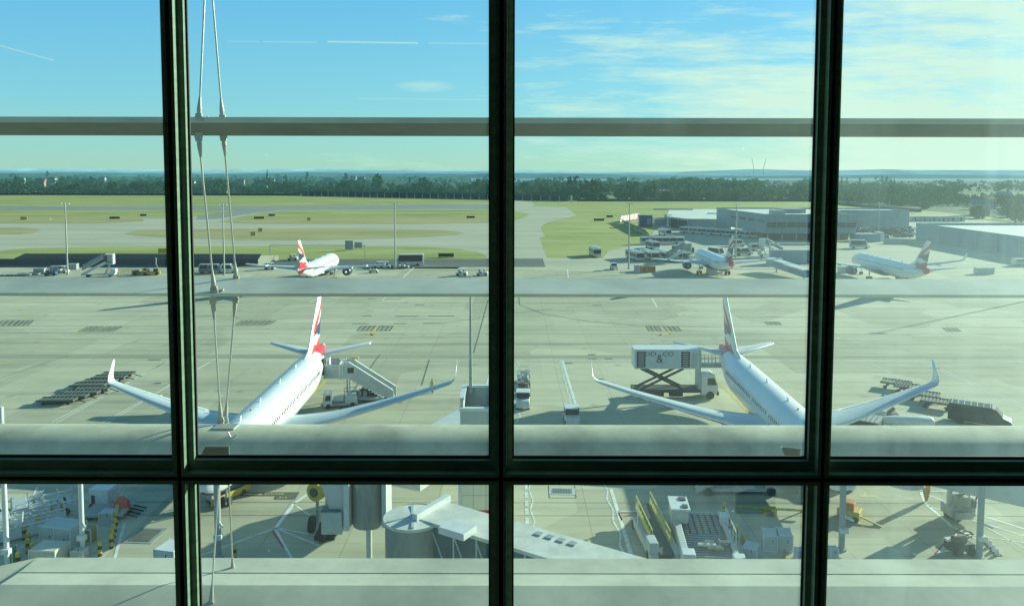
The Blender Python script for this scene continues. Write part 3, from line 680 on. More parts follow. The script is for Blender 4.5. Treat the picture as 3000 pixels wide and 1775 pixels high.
def uld(label, loc, rz, col=v_lgrey, sx=1.55, sy=1.5, sz_=1.6, group='container boxes', cut=False):
    A = thing('cargo_container', label, 'container', loc, rz, group)
    MB().box(-sx/2, sx/2, -sy/2, sy/2, .12, sz_).build('body', col, A, bevel=.03)
    f = MB()
    for x in (-sx/2, sx/2):
        for y in (-sy/2, sy/2): f.box(x-.035, x+.035, y-.035, y+.035, .08, sz_+.02)
    f.box(-sx/2, sx/2, -sy/2-.02, -sy/2+.03, sz_-.06, sz_+.02).box(-sx/2, sx/2, -sy/2-.02, -sy/2+.03, .08, .18)
    f.build('edge_frame', v_white, A)
    MB().box(sx*.1, sx*.42, -sy/2-.03, -sy/2, .3, sz_-.2).build('door', col, A)
    MB().box(sx*.13, sx*.17, -sy/2-.06, -sy/2-.03, .75, .95).build('door_handle', v_black, A)
    return A
def bollard(label, loc, h=1.1, group='yellow and black bollards'):
    A = thing('bollard', label, 'bollard', loc, 0, group)
    for k in range(4): MB().tube((0, 0, h*k/4), (0, 0, h*(k+1)/4), .15, n=12).build('band', v_yel if k % 2 else v_black, A)
    MB().tube((0, 0, h), (0, 0, h+.04), .15, .10, n=12).build('cap', v_yel, A)
    return A
def mast(label, base, h, r=.16, col=m_steel, lamps=3, group='apron lighting masts', sides=1):
    A = thing('lighting_mast', label, 'mast', base, 0, group)
    MB().tube((0, 0, 0), (0, 0, h), r*1.5, r*.75, n=12).build('pole', col, A)
    MB().tube((0, 0, 0), (0, 0, .25), r*2.4, n=12).build('foot', v_grey, A)
    if lamps:
        MB().box(-1.1, 1.1, -.06, .06, h-.1, h+.05).build('crossarm', col, A)
        for k in range(lamps):
            x = -1.0+2.0*k/max(1, lamps-1); MB().box(x-.28, x+.28, -.5, .05, h-.02, h+.13).build('floodlight', v_white, A)
    return A
def gp(px, py): x, y = W(px, py); return (x, y, 0)
# masts
for lab, px, yb, yt in [('tall mast left of the left mullion, over the far stairs truck', 198, 805, 600), ('tall mast seen between the two rods', 657, 806, 602), ('tall mast in the middle bay behind the far left airliner wing', 1158, 789, 598),
                        ('tall mast in front of the red striped wedge', 1842, 788, 596), ('tall mast just left of the right mullion near the white fin', 2155, 772, 598), ('thin mast over the staff car park', 2573, 692, 593)]:
    x, y = W(px, yb); mast(lab, (x, y, 0), H+(508.5-yt)*y/F, .17 if yb > 700 else .2)
p_ = AT(1379, 1168, 53); mast('thick near pole rising from the open topped stair tower', (p_.x, 53, 11.9), 8.2, .085, lamps=0, group='stand poles')
mast('mast outside the right edge casting the long shadow', (115, 167, 0), 19)
for lab, px, yb, h in [('white pole at the very left edge of the photo', 22, 1676, 11.5), ('white pole between the white containers and the yellow box', 243, 1634, 9.2), ('dark pole behind the steel rods, lower left bay', 640, 1632, 7.6),
                       ('grey column in the lower right bay beside the mullion', 2465, 1612, 8), ('grey column at the right bridge, lower right bay', 2868, 1636, 8.2)]:
    x, y = W(px, yb); A = thing('stand_pole', lab, 'pole', (x, y, 0), 0, 'stand poles')
    MB().tube((0, 0, 0), (0, 0, h), .17 if px < 300 else .22, n=12).build('pole', v_white if px < 300 else v_grey, A); MB().tube((0, 0, 0), (0, 0, .2), .36, n=12).build('foot', v_grey, A)
    MB().box(-.2, .35, -.35, .0, 1.4, 1.75).build('junction_box', v_white, A); MB().tube((.1, -.1, 2.6), (.55, -.6, 2.5), .1).build('camera', v_white, A)
# far left row beyond the louvre
x, y = W(50, 782)
A = thing('blast_fence', 'long dark two tone blast fence beyond the apron, left half of the photo', 'fence', (0, 0, 0))
fy = 226; xa = (62-1500)/F*fy-45; xl = AT(0, 770, fy).x; xr = AT(757, 770, fy).x; x0 = AT(62, 770, fy).x
m_bf = P('blast_fence_dark', (.075, .095, .11), .6, var=.1, scale=.3); m_bf2 = P('blast_fence_panel', (.12, .145, .155), .6, var=.1, scale=.3)
MB().box(x0-60, xr, fy-.2, fy+.2, 0, 1.75).build('lower_wall', m_bf, A)
MB().prism([(x0-2.2, 1.78), (x0+1.2, 3.35), (xr+1.0, 3.35), (xr, 1.78)], fy-.1, fy+.3, 'y').build('upper_panel', m_bf2, A)
MB().add([(xr+.01, fy-.2, 0), (xr+2.0, fy+13, 0), (xr+2.0, fy+13, 1.6), (xr+.01, fy-.2, 2.9)], [(0, 1, 2, 3)]).build('end_panel', P('end_panel_grey', (.24, .25, .20), .8), A, fix=False)
# covered stairs truck (far left)
def stairs_truck(label, loc, rz):
    A = thing('passenger_stairs', label, 'stairs truck', loc, rz, 'passenger stairs')
    MB().prism([(-4.2, .5), (-3.6, .5), (1.7, 3.5), (1.7, 3.9), (1.2, 3.9), (-4.2, 1.0)], -.85, .85, 'y').build('stair_flight', v_white, A)
    n = 5
    for k in range(n):
        a = -3.9+k*1.05; zb = .9+k*.6
        rg = [[(a+dx, .9*math.cos(u), zb+dx*.57+1.4+.95*math.sin(u)) for u in np.linspace(-.5, math.pi+.5, 9)] for dx in (0, 1.0)]
        MB().loft(rg, cap=False).build('canopy_hoop', v_grey, A, fix=False)
    MB().box(1.6, 3.6, -1.0, 1.0, 3.3, 3.5).box(3.3, 3.6, -1.0, 1.0, 3.5, 5.8).box(1.7, 3.4, .9, 1.0, 3.5, 5.8).box(1.6, 3.6, -1, 1, 5.8, 5.95).build('platform_hood', v_white, A)
    MB().box(1.0, 3.9, -1.0, 1.0, .5, 1.0).box(2.9, 4.1, -1.0, 1.0, 1.0, 2.1).build('chassis_cab', v_white, A, bevel=.05)
    MB().bar((-3.5, 0, .7), (3.5, 0, .7), 1.4, .25).bar((1.5, .6, .9), (2.6, .6, 3.3), .15, .15).bar((1.5, -.6, .9), (2.6, -.6, 3.3), .15, .15).build('frame', v_grey, A)
    wheels(A, [(a, b) for a in (-2.6, 2.8) for b in (-.85, .85)], .4)
    return A
x, y = W(292, 811); stairs_truck('far passenger stairs with a grey hooped canopy, left of the left mullion', (x, y, 0), R(12))
x, y = W(1990, 768); stairs_truck('far passenger stairs behind the wing of the middle far airliner', (x, y, 0), R(8))
x, y = W(2230, 752); stairs_truck('far passenger stairs against the office, left of the right mullion', (x+3, y, 0), R(170))
# far left bits
rr = random.Random(5)
dl = None
for i, (px, py) in enumerate([(15, 808), (45, 808), (75, 808), (100, 806)]):
    dolly(['leftmost dark flat dolly in the far row at the left edge', 'second dark flat dolly from the left edge in the far row', 'third dark flat dolly from the left edge in the far row', 'fourth dark flat dolly from the left edge in the far row'][i], gp(px, py), R(3+i), group='far row of dark dollies')
for px, py, lab, c in [(118, 804, 'grey box trailer left of the far left mast', v_grey), (165, 797, 'dark van-like container behind the far left mast', v_grey), (213, 790, 'blue grey box right of the far left mast', v_grey)]:
    uld(lab, gp(px, py), R(10), c, 2.6, 1.8, 1.7, 'far ground boxes')
tug('dark blue tug in the far row near the left mast', gp(150, 808), R(5), v_blue)
tug('small white tug among dollies just left of the far left mast', gp(185, 800), R(170), v_white)
for px, py, lab in [(330, 806, 'orange barrier frame right of the far stairs'), (375, 803, 'orange barrier frame midway to the blue post'), (590, 803, 'orange barrier frame right of the left mullion')]:
    A = thing('barrier_frame', lab, 'barrier', gp(px, py), R(4), 'orange barrier frames')
    mb = MB()
    for k in range(6): mb.box(-1.9+k*.7, -1.84+k*.7, -.03, .03, 0, 1.1)
    mb.box(-1.9, 1.7, -.04, .04, 1.0, 1.12).box(-1.9, 1.7, -.04, .04, .5, .6); mb.build('rail', v_orange, A); MB().box(-2, 1.8, -.3, .3, 0, .06).build('foot_plate', v_grey, A)
def pushback(label, loc, rz, c=v_yel):
    A = thing('low_tractor', label, 'tractor', loc, rz, 'low tractors')
    MB().box(-2.2, 2.2, -1.1, 1.1, .35, .95).prism([(-2.2, .95), (-.6, .95), (-.8, 1.4), (-2.1, 1.4)], -1, 1, 'y').build('body', c, A, bevel=.06)
    MB().box(.6, 1.7, -.9, .9, .95, 1.75).build('cab', v_black, A, bevel=.04); MB().box(.5, 1.8, -.95, .95, 1.75, 1.85).build('cab_roof', c, A)
    wheels(A, [(a, b) for a in (-1.4, 1.4) for b in (-1.0, 1.0)], .45); return A
pushback('yellow low tractor near the blue post, far left bay', gp(443, 806), R(20)); pushback('pale low tractor in front of the far yellow tractor', gp(416, 806), R(0), v_rust)
A = thing('service_post', 'thin blue and white post against the blast fence, left bay', 'post', gp(458, 800))
MB().tube((0, 0, 0), (0, 0, 4.2), .14).build('pole', v_lgrey, A); MB().box(-.5, .3, -.3, .3, .8, 2.2).build('cabinet', v_blue, A)
for px, py, lab, rz in [(608, 800, 'grey box truck left of the mast between the rods', 0), (634, 800, 'grey box truck directly left of the mast between the rods', 0), (672, 800, 'white cabbed truck right of the mast between the rods', 0)]:
    van(lab, gp(px, py), R(8), v_white if px == 672 else v_grey, 4.2, 2.5, 'truck')
# around far left airliner
x, y = W(1197, 778); van('white minibus with dark side windows right of the middle mast', (x, y, 0), R(186), v_white, 8.8, 3.4, 'minibus', False)
tug('white open tug at the far left airliner wing tip, left of the mast', gp(1128, 786), R(185)); tug('second white open tug close to the middle mast', gp(1110, 786), R(180))
for px, py, lab in [(1165, 787, 'beige tarp covered trolley right of the mast foot'), (1185, 787, 'beige baggage heap right of the covered trolley'), (1095, 800, 'low pale stand hatch cover under the far left wing')]:
    A = thing('baggage_trolley', lab, 'trolley', gp(px, py), 0, 'far baggage trolleys'); MB().box(-1.3, 1.3, -.7, .7, .35, .5).build('deck', v_grey, A)
    mb = MB()
    for k in range(5): q = rr.uniform(.25, .5); mb.box(-1.2+k*.5, -1.2+k*.5+q, -.5, .3, .5, .5+rr.uniform(.3, .7), rz=rr.uniform(-.3, .3))
    mb.build('bag', v_cream, A, bevel=.05, split=True); wheels(A, [(-.9, -.6), (.9, -.6), (-.9, .6), (.9, .6)], .2, .12)
for px, py, lab in [(1353, 808, 'white small vehicle half behind the centre mullion'), (1413, 808, 'white small vehicle at the centre mullion, nearer one'), (858, 763, 'white satellite van left of the far left fin'), (792, 790, 'white stand marker box left of the far left wing')]:
    tug(lab, gp(px, py), R(rr.uniform(-10, 10)), v_white, 'far white tugs')
for px, py, s_, lab in [(1023, 735, 1, 'tall grey board sign in the grass behind the far left airliner'), (1050, 731, 0, 'smaller grey board sign right of the tall board')]:
    A = thing('board_sign', lab, 'sign', gp(px, py), 0, 'grey board signs'); MB().box(-1.4, 1.4, -.08, .08, .5, 2.6+s_).build('board', v_grey, A); MB().box(-1.2, -1.05, -.05, .05, 0, .6).box(1.05, 1.2, -.05, .05, 0, .6).build('leg', v_grey, A, split=True)
x, y = W(1070, 760); A = thing('pipe_gantry', 'thin overhead pipe frame behind the far left airliner', 'gantry', (x, y, 0))
MB().tube((0, 0, 0), (0, 0, 4.4), .13).tube((-30, 0, 4.4), (0, 0, 4.4), .1).tube((-30, 0, 0), (-30, 0, 4.4), .13).build('pipe', v_grey, A)
# airfield signs
def asign(px, py, lab, c, w_=3.6, h=1.1, g='dark airfield sign boards'):
    A = thing('airfield_sign', lab, 'sign', gp(px, py), R(rr.uniform(-3, 3)), g)
    MB().box(-w_/2, w_/2, -.12, .12, .25, .25+h).build('board', c, A)
    f = MB().box(-w_/2, w_/2, -.13, .13, .25+h, .32+h)
    for x in (-w_*.4, 0, w_*.4): f.box(x-.06, x+.06, -.06, .06, 0, .25)
    f.build('frame', v_black, A)
for px, py, lab, w_ in [(336, 642, 'dark sign in dry grass left of the left mullion', 6), (420, 634, 'small dark sign on green grass by the left mullion', 4), (759, 642, 'long dark sign right of the rods', 6), (796, 634, 'small dark sign second from the rods', 4),
                    (1379, 640, 'dark sign in dry grass left of the centre mullion', 5), (1755, 648, 'long dark sign on bright grass left of the wedge', 6), (1786, 638, 'small dark sign above the long one near the wedge', 4), (1307, 755, 'dark sign plate on the grass edge right of the white minibus', 5)]:
    asign(px, py, lab, v_black, w_)
for px, py, lab, w_ in [(70, 645, 'yellow sign at the far left in dry grass', 4), (905, 647, 'round yellow sign in dry grass behind the far left fin', 2), (742, 692, 'yellow sign at the right rod, left one of two', 2.2), (763, 680, 'yellow sign behind the left one of two', 2), (478, 744, 'yellow sign above the blast fence by the left mullion', 3.2)]:
    asign(px, py, lab, v_yel, w_, 1.5, 'yellow airfield signs')
# perimeter
A = thing('perimeter_fence', 'long low dark fence along the edge of the far grass', 'fence', (0, 0, 0))
pts = [W(x, y) for x, y in ((-900, 571), (0, 571.5), (880, 573.5))]; mb = MB()
for a, b in zip(pts, pts[1:]):
    mb.bar((a[0], a[1], 1.2), (b[0], b[1], 1.2), .1, 2.4)
mb.build('mesh_panel', P('fence_mesh', (.09, .12, .11), .8), A)
mb = MB()
for k in range(60): x = pts[0][0]+(pts[2][0]-pts[0][0])*k/59; mb.box(x-.1, x+.1, pts[1][1]-.6, pts[1][1]-.4, 0, 2.8)
mb.build('post', v_grey, A, split=True)
A = thing('perimeter_fence', 'thin fence in front of the wood right of the white post', 'fence', (0, 0, 0))
pts = [W(x, y) for x, y in ((1690, 590), (2400, 591), (2480, 603), (2700, 622))]; mb = MB()
for a, b in zip(pts, pts[1:]): mb.bar((a[0], a[1], 1.1), (b[0], b[1], 1.1), .1, 2.2)
mb.build('mesh_panel', MC['fence_mesh'], A)
A = thing('noise_barrier', 'long blue grey panelled barrier before the wood, ending at a white post', 'barrier', (0, 0, 0))
m_nb = P('barrier_blue_grey', (.085, .15, .17), .7, var=.35, scale=.06); a, b = W(885, 574), W(1668, 590)
N = 34
for k in range(N):
    p = (a[0]+(b[0]-a[0])*k/N, a[1]+(b[1]-a[1])*k/N); q = (a[0]+(b[0]-a[0])*(k+.94)/N, a[1]+(b[1]-a[1])*(k+.94)/N)
    MB().bar((p[0], p[1], 2.9), (q[0], q[1], 2.9), .2, 5.8).build('panel', m_nb, A)
for px, py, h, lab in [(1674, 592, 6.3, 'white post at the right end of the blue grey barrier'), (72, 568, 5.3, 'white post standing at the far left fence')]:
    A = thing('marker_post', lab, 'post', gp(px, py), 0, 'white marker posts'); MB().box(-.9, .9, -.4, .4, 0, h).build('post', v_white, A); MB().box(-1.1, 1.1, -.6, .6, 0, .2).build('base', v_grey, A)
x, y = W(104, 569); bus('grey bus on the far perimeter road, left edge', (x, y+4, 0), 0, 12)
# village
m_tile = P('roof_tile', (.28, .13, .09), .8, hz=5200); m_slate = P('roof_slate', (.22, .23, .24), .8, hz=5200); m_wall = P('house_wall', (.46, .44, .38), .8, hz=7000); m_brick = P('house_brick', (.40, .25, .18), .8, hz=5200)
rv = random.Random(12)
hp = [(118, 541, 'white walled house under the left sky gap'), (155, 529, 'pale house above the left wood'), (300, 526, 'small white house near the left mullion'), (254, 536, 'bright white cottage left of the left mullion'), (120, 535, 'long cream house in the left wood'), (60, 532, 'pale house at the far left wood'),
      (560, 540, 'reddish house left of the rods'), (640, 542, 'white house by the petrol station'), (655, 537, 'pale gabled house behind the right rod'), (705, 534, 'cream house in front of the church wood'), (770, 541, 'white house left of the church'), (820, 545, 'cream long house below the church'), (860, 540, 'cream gable right of the church'),
      (1028, 543, 'single white house in the middle bay'), (960, 528, 'small pale house right of the conifer'), (1035, 520, 'white distant building, left of two'), (1060, 524, 'white distant building, right of two'), (1828, 527, 'white distant building above the right wood'), (2870, 622, 'pale roofed house in the right scrub'), (2890, 604, 'small white house in the right wood'), (2940, 588, 'white roofed barn by the meadow')]
for i, (px, py, lab) in enumerate(hp):
    x, y = W(px, py+9); s = y/900*rv.uniform(.8, 1.25)
    A = thing('house', lab, 'house', (x, y, 0), rv.uniform(-.4, .4), 'village houses'); L, w_, h = 11*s**.5*1.2, 8, (6+3.*s)
    MB().box(-L/2, L/2, -w_/2, w_/2, 0, h).build('wall', m_wall if i % 4 else m_brick, A)
    rf = MB().prism([(-w_/2-.4, h), (w_/2+.4, h), (0, h+3)], -L/2-.3, L/2+.3, 'x').build('roof', (m_slate, m_tile, m_wall)[i % 3], A)
    MB().box(L*.25, L*.25+.9, -.5, .5, h+1.5, h+4).build('chimney', m_brick, rf)
    for k in range(3): MB().box(-L*.35+k*L*.3, -L*.35+k*L*.3+1.3, -w_/2-.06, -w_/2, h-3.2, h-1.8).build('window', m_glass, A)
x, y = W(785, 541); A = thing('church', 'church with a tall thin spire rising over the village horizon', 'church', (x, y, 0)); sc_ = y/F
MB().box(1, 16, -5, 5, 0, 9).build('nave', m_wall, A); MB().prism([(-5.4, 9), (5.4, 9), (0, 14)], 1, 16, 'x').build('roof', m_slate, A)
MB().box(-3.5, 1, -2.5, 2.5, 0, 19).build('tower', P('church_stone', (.3, .29, .25), .8, hz=5200), A)
MB().loft([[(-1.2+r_*math.cos(a), r_*math.sin(a), z) for a in np.linspace(0, 6.283, 9)[:-1]] for r_, z in ((2.4, 19), (1.3, 28), (.15, H+13*sc_))]).build('spire', P('spire_dark', (.07, .10, .12), .8, hz=9000), A)
x, y = W(597, 566); A = thing('petrol_station', 'white petrol station canopy with red underside band left of the rods', 'canopy', (x, y, 0))
MB().box(-9, 9, -4, 4, 4.6, 6).build('canopy', v_white, A); MB().box(-9.05, 9.05, -4.05, 4.05, 4.3, 4.7).build('band', m_lred, A)
for k in (-7, -2.5, 2.5, 7): MB().box(k-.25, k+.25, -.2, .2, 0, 4.4).build('column', v_white, A)
x, y = W(645, 567); A = thing('shop_building', 'low white shop with a pale roof right of the petrol canopy', 'shop', (x, y, 0)); MB().box(-10, 10, -4, 4, 0, 3.6).build('wall', m_wall, A); MB().box(-4, 6, -4.5, 4.5, 3.6, 6).build('roof', v_white, A)
m_sand = P('sand_heap', (.55, .48, .34), .95, var=.25, scale=.1, hz=9000, bump=.3)
for px, py, w_, h, lab in [(1198, 560, 34, 11, 'pale jagged sand heap in the middle bay'), (1120, 556, 14, 6, 'small brown sand heap left of the pale one'), (1390, 557, 22, 9, 'conical sand heap left of the centre mullion')]:
    x, y = W(px, py); mb = MB(); r = np.random.RandomState(px); n = 18; rg = []
    for fr, hh in ((1, 0), (.8, .35), (.55, .7), (.25, .93), (.02, 1)):
        rg.append([(math.cos(a)*w_*fr*(1+.25*r.randn()*.6), math.sin(a)*w_*.5*fr, h*hh*(1+.15*r.randn()*(0 < hh < 1))+.0) for a in np.linspace(0, 6.283, n+1)[:-1]])
    o = mb.loft(rg, sm=False).build('sand_heap', m_sand); o.location = (x, y, 3); tag(o, lab, 'sand heap', 'sand heaps')
    o.location = (x, y, 0)
x, y = W(1735, 577); A = thing('flat_shed', 'long white roofed shed inside the right wood', 'shed', W(1932, 576)+(0,)); MB().box(-14, 14, -8, 8, 0, 7).build('wall', m_wall, A); MB().box(-15, 15, -9, 9, 7, 7.8).build('roof', v_white, A)
for k, (px, l) in enumerate([(2208, 'left one of the two faint tower cranes on the wooded hill'), (2237, 'right one of the two faint tower cranes on the wooded hill')]):
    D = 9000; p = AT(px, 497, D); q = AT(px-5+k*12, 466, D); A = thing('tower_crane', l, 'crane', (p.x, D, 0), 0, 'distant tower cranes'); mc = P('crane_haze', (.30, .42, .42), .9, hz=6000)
    MB().bar((0, 0, 0), (0, 0, p.z+20), 3.5, 3.5).build('tower', mc, A); MB().bar((0, 0, p.z+15), (q.x-p.x, 0, q.z), 4.0, 4.0).build('jib', mc, A)
# ------------------------------------------------------------------ buildings at right
b_wall = P('office_cladding', (.25, .36, .40), .5, var=.08, scale=.4); b_band = P('office_window_band', (.06, .08, .09), .3, var=.3, scale=.6); b_roof = P('flat_roof_pale', (.66, .68, .62), .8, var=.12, scale=.15)
b_ware = P('warehouse_blue', (.22, .35, .41), .6, var=.06, scale=.2)
def poly_building(name, label, cat, foot, z0, z1, roof_in=.5, wall=b_wall, parapet=.6):
    A = thing(name, label, cat, (foot[0][0], foot[0][1], 0)); ox, oy = foot[0]
    ft = [(x-ox, y-oy) for x, y in foot]; n = len(ft)
    mb = MB()
    mb.add([(x, y, z0) for x, y in ft]+[(x, y, z1) for x, y in ft], [(k, (k+1) % n, n+(k+1) % n, n+k) for k in range(n)])
    cx, cy = sum(x for x, y in ft)/n, sum(y for x, y in ft)/n
    ins = [(x+(cx-x)*.012, y+(cy-y)*.012) for x, y in ft]
    mb.add([(x, y, z1) for x, y in ft]+[(x, y, z1) for x, y in ins]+[(x, y, z1-parapet) for x, y in ins], [(k, (k+1) % n, n+(k+1) % n, n+k) for k in range(n)]+[(n+k, n+(k+1) % n, 2*n+(k+1) % n, 2*n+k) for k in range(n)])
    mb.build('wall', wall, A, fix=False)
    MB().add([(x, y, z1-parapet+.01) for x, y in ins], [tuple(range(n))]).build('roof', b_roof, A, fix=False)
    return A, ft
hf = [(86, 375), (106.5, 373), (150, 480), (99, 483), (80, 397)]
A, ft = poly_building('bus_garage', 'low garage with a pale flat roof and open dark front, left of the office', 'garage', hf, 0, 5.2, wall=v_lgrey, parapet=.1)
MB().bar((-1.1, .0, 2.2), (-5.6, 21.5, 2.2), .3, 4.2).build('open_front', m_dark, A)
for k in range(3): MB().box(-.6-2.4*k, -.2-2.4*k, -1+9*k, -.6+9*k, 0, 5.1).build('column', v_lgrey, A)
MB().bar((-.3, -.3, 4.9), (20.7, -2.2, 4.9), .3, .75).bar((-.3, -.3, 4.9), (-6.3, 22, 4.9), .3, .75).build('fascia', v_lgrey, A)
MB().bar((22, 50, 5.3), (42, 50, 5.3), .8, .6).bar((1, 98, 5.4), (25, 96, 5.4), 1, .7).build('roof_plant', v_grey, A)
of = [(103, 312), (140, 312), (140, 350), (181, 350), (183, 370), (99, 372), (99, 351)]
A, ft = poly_building('office_building', 'grey blue three storey office block crossing behind the right mullion', 'office block', of, 3.1, 10.9)
for (z0, z1, m_) in ((5.4, 7.6, b_band),):
    for k in range(9): MB().box(.6+k*4.05, 4.35+k*4.05, -.12, .05, z0, z1).build('window', m_, A)
    for k in range(4):
        a0, a1 = (k*9.4+1.5)/39.2, (k*9.4+8)/39.2; MB().bar((-.0-4*a0-.08, 39*a0, 7.9), (-4*a1-.08, 39*a1, 7.9), .12, 1.0).build('window', m_, A)
for k in range(12): MB().box(.2+k*3.35, .26+k*3.35, -.02, .01, 3.1, 10.9).build('cladding_joint', b_band, A)
for z_ in (4.6, 8.4, 9.6): MB().box(0, 37, -.02, .01, z_, z_+.06).build('cladding_joint', b_band, A)
for k in range(7): MB().box(1+k*5.8, 1.5+k*5.8, .5, 1, 0, 3.1).build('column', v_grey, A)
MB().box(1, 36, 5, 34, 0, 3.1).build('ground_floor', b_band, A)
for q in ((6, 10, 6, 14), (14, 24, 20, 30), (26, 34, 8, 16)): MB().box(q[0], q[1], q[2], q[3], 10.3, 12.1).build('roof_plant', v_grey, A, bevel=.05)
wf = [(168, 253), (170, 323), (290, 323), (290, 200), (167, 200)]
A, ft = poly_building('warehouse', 'large blue grey warehouse at the right edge with a pale sunken roof', 'warehouse', wf, 0, 6.8, wall=b_ware, parapet=.9)
MB().box(34, 34.8, 20, 21, 5.9, 9).build('roof_stack', v_grey, A); MB().box(88, 92, 50, 53, 5.9, 8.2).build('roof_plant', v_cream, A)
for k in range(9): MB().box(-.3, -.05, -48+k*12, -47.4+k*12, 0, 6.5).build('downpipe', v_grey, A)
for i, px in enumerate((2706, 2734, 2762, 2790, 2818, 2842)):
    x, y = W(px, 652); A = thing('site_cabin', ['leftmost pale cabin in the row behind the warehouse', 'second cabin of the row behind the warehouse', 'third cabin of the row behind the warehouse', 'fourth cabin of the row behind the warehouse', 'fifth cabin of the row behind the warehouse', 'rightmost cabin of the row behind the warehouse'][i], 'cabin', (x, y+10, 0), 0, 'row of site cabins')
    MB().box(-2.4, 2.4, -1.3, 1.3, .1, 2.8).build('body', v_lgrey, A); MB().box(-2.5, 2.5, -1.4, 1.4, 2.8, 2.95).build('roof', v_white, A); MB().box(-.5, .4, -1.36, -1.3, .3, 2.2).build('door', m_glass, A)
x, y = W(2545, 708); A = thing('checkpoint_building', 'small blue grey flat hut with a white end left of the cream wall', 'hut', (x, y, 0)); MB().box(-5.4, 4.6, 0, 5, 0, 3.0).build('wall', b_ware, A); MB().box(4.6, 6.2, -.1, 5, 0, 3.8).build('end_wall', v_white, A); MB().box(-5.5, 4.7, -.1, 5.1, 3, 3.15).build('roof', v_lgrey, A)
a, b = W(2588, 714), W(2682, 716); A = thing('boundary_wall', 'cream wall before the staff car park', 'wall', (0, 0, 0)); MB().bar((a[0], a[1], 1), (b[0], b[1], 1), .3, 2).build('panel', v_cream, A); MB().bar((a[0], a[1], 2.05), (b[0], b[1], 2.05), .45, .12).build('coping', v_white, A)
x, y = W(1890, 664); A = thing('dark_container_building', 'dark blue boxy plant building beside the red and white wedge', 'plant building', (x, y, 0)); MB().box(-3.4, 3.4, -2, 3, 0, 5.7).build('body', v_blue, A, bevel=.1); MB().box(.6, 2.7, -2.1, -2, 1.2, 4.4).build('louvre_panel', b_ware, A); MB().box(-3.5, 3.5, -2.1, 3.1, 5.7, 5.85).build('roof', v_blue, A)
x, y = W(1935, 660); A = thing('low_plant_block', 'low grey block between the dark plant building and the garage', 'plant block', (x, y, 0)); MB().box(-3.5, 4, -2, 4, 0, 3.4).build('body', v_grey, A, bevel=.1); MB().box(3, 6, 0, 5, 0, 5.4).build('stack_box', b_ware, A)
# striped blast wedge
A = thing('blast_wedge', 'red and white striped sloping wedge with a zigzag white fence at the grass edge', 'blast wedge', (0, 0, 0))
a, b, c = W(1827, 655), W(1905, 692), W(1878, 645)
for k in range(12):
    p = Vector((a[0]+(b[0]-a[0])*k/12, a[1]+(b[1]-a[1])*k/12, 0)); q = Vector((a[0]+(b[0]-a[0])*(k+.55)/12, a[1]+(b[1]-a[1])*(k+.55)/12, 0))
    MB().add([p, q, q+Vector((-1.6, 2, 2.6)), p+Vector((-1.6, 2, 2.6))], [(0, 1, 2, 3)]).build('white_stripe', v_white, A, fix=False)
    MB().add([q, p+(q-p)/.55, p+(q-p)/.55+Vector((-1.6, 2, 2.6)), q+Vector((-1.6, 2, 2.6))], [(0, 1, 2, 3)]).build('dark_stripe', v_grey, A, fix=False)
for k in range(10):
    p = Vector((a[0]-1.6+(c[0]-a[0])*k/10, a[1]+2+(c[1]-a[1])*k/10, .8)); q = p+Vector(((c[0]-a[0])/10, (c[1]-a[1])/10, 0)); u = Vector((1.2, 4, 2.9))
    MB().add([p, q, q+u, p+u], [(0, 1, 2, 3)]).build('red_stripe' if k % 2 else 'white_stripe', m_lred if k % 2 else v_white, A, fix=False)
# buses
for px, py, lab in [(1841, 766, 'leftmost bus of the front row of parked buses, mast before it'), (1882, 766, 'second bus from the left in the front row of parked buses'), (1922, 766, 'third bus from the left in the front row of parked buses'), (1962, 764, 'fourth bus of the front row, partly behind the stairs')]:
    bus(lab, (W(px, py-20)[0]-.3, 243, 0), R(-80), 11)
bus('white topped bus standing alone on the concrete by the bright grass', gp(1743, 750), R(-86), 9)
bus('long white bus standing sideways behind the front bus row', gp(1940, 715), R(2), 17)
bus('short white bus facing us in front of the long sideways bus', gp(1911, 729), R(-80), 8)
bus('white bus half hidden behind the stairs hood of the middle far airliner', gp(2000, 745), R(-70), 10)
bus('white bus facing us below the garage corner', gp(1947, 690), R(-75), 8)
for k in range(8):
    bus(['bus at the left end of the close packed bus rank before the garage', 'second bus of the close packed rank', 'third bus of the close packed rank', 'fourth bus of the close packed rank', 'fifth bus of the close packed rank', 'sixth bus of the close packed rank', 'seventh bus of the close packed rank', 'bus at the right end of the close packed rank, white nose'][k], (83+k*3.15, 352-k*3.8, 0), R(-32), 12)
tug('small dark tug with white roof on the road below the bus rows', gp(1798, 790), R(-80), v_white)
van('white lorry between far airliner fin and office', gp(2100, 752), R(-60), v_white, 6.5, 3, 'lorry'); van('pale van by the office columns right of the far fin', gp(2178, 748), 0, v_lgrey, 6, 2.6)
van('pale van second from the office columns', gp(2215, 735), R(20), v_lgrey, 6, 2.6); van('grey van parked under the office front', gp(2160, 722), R(5), v_white, 6, 2.6); van('white lorry below the checkpoint hut', gp(2518, 728), R(-15), v_white, 7, 3.2, 'lorry')
rv = random.Random(8)
for i in range(16):
    px, py = rv.uniform(2490, 3050), rv.uniform(738, 808)
    van('hazy ground vehicle right of the far right airliner, %s' % rv.choice(['behind its tail', 'near the warehouse', 'on the service road']), gp(px, py), rv.uniform(-.3, .3), rv.choice([v_white, v_lgrey, v_grey, v_grey]), rv.uniform(4, 7), rv.uniform(2, 3), 'service vehicle') if not (2500 < px < 2850 and py > 730) else None
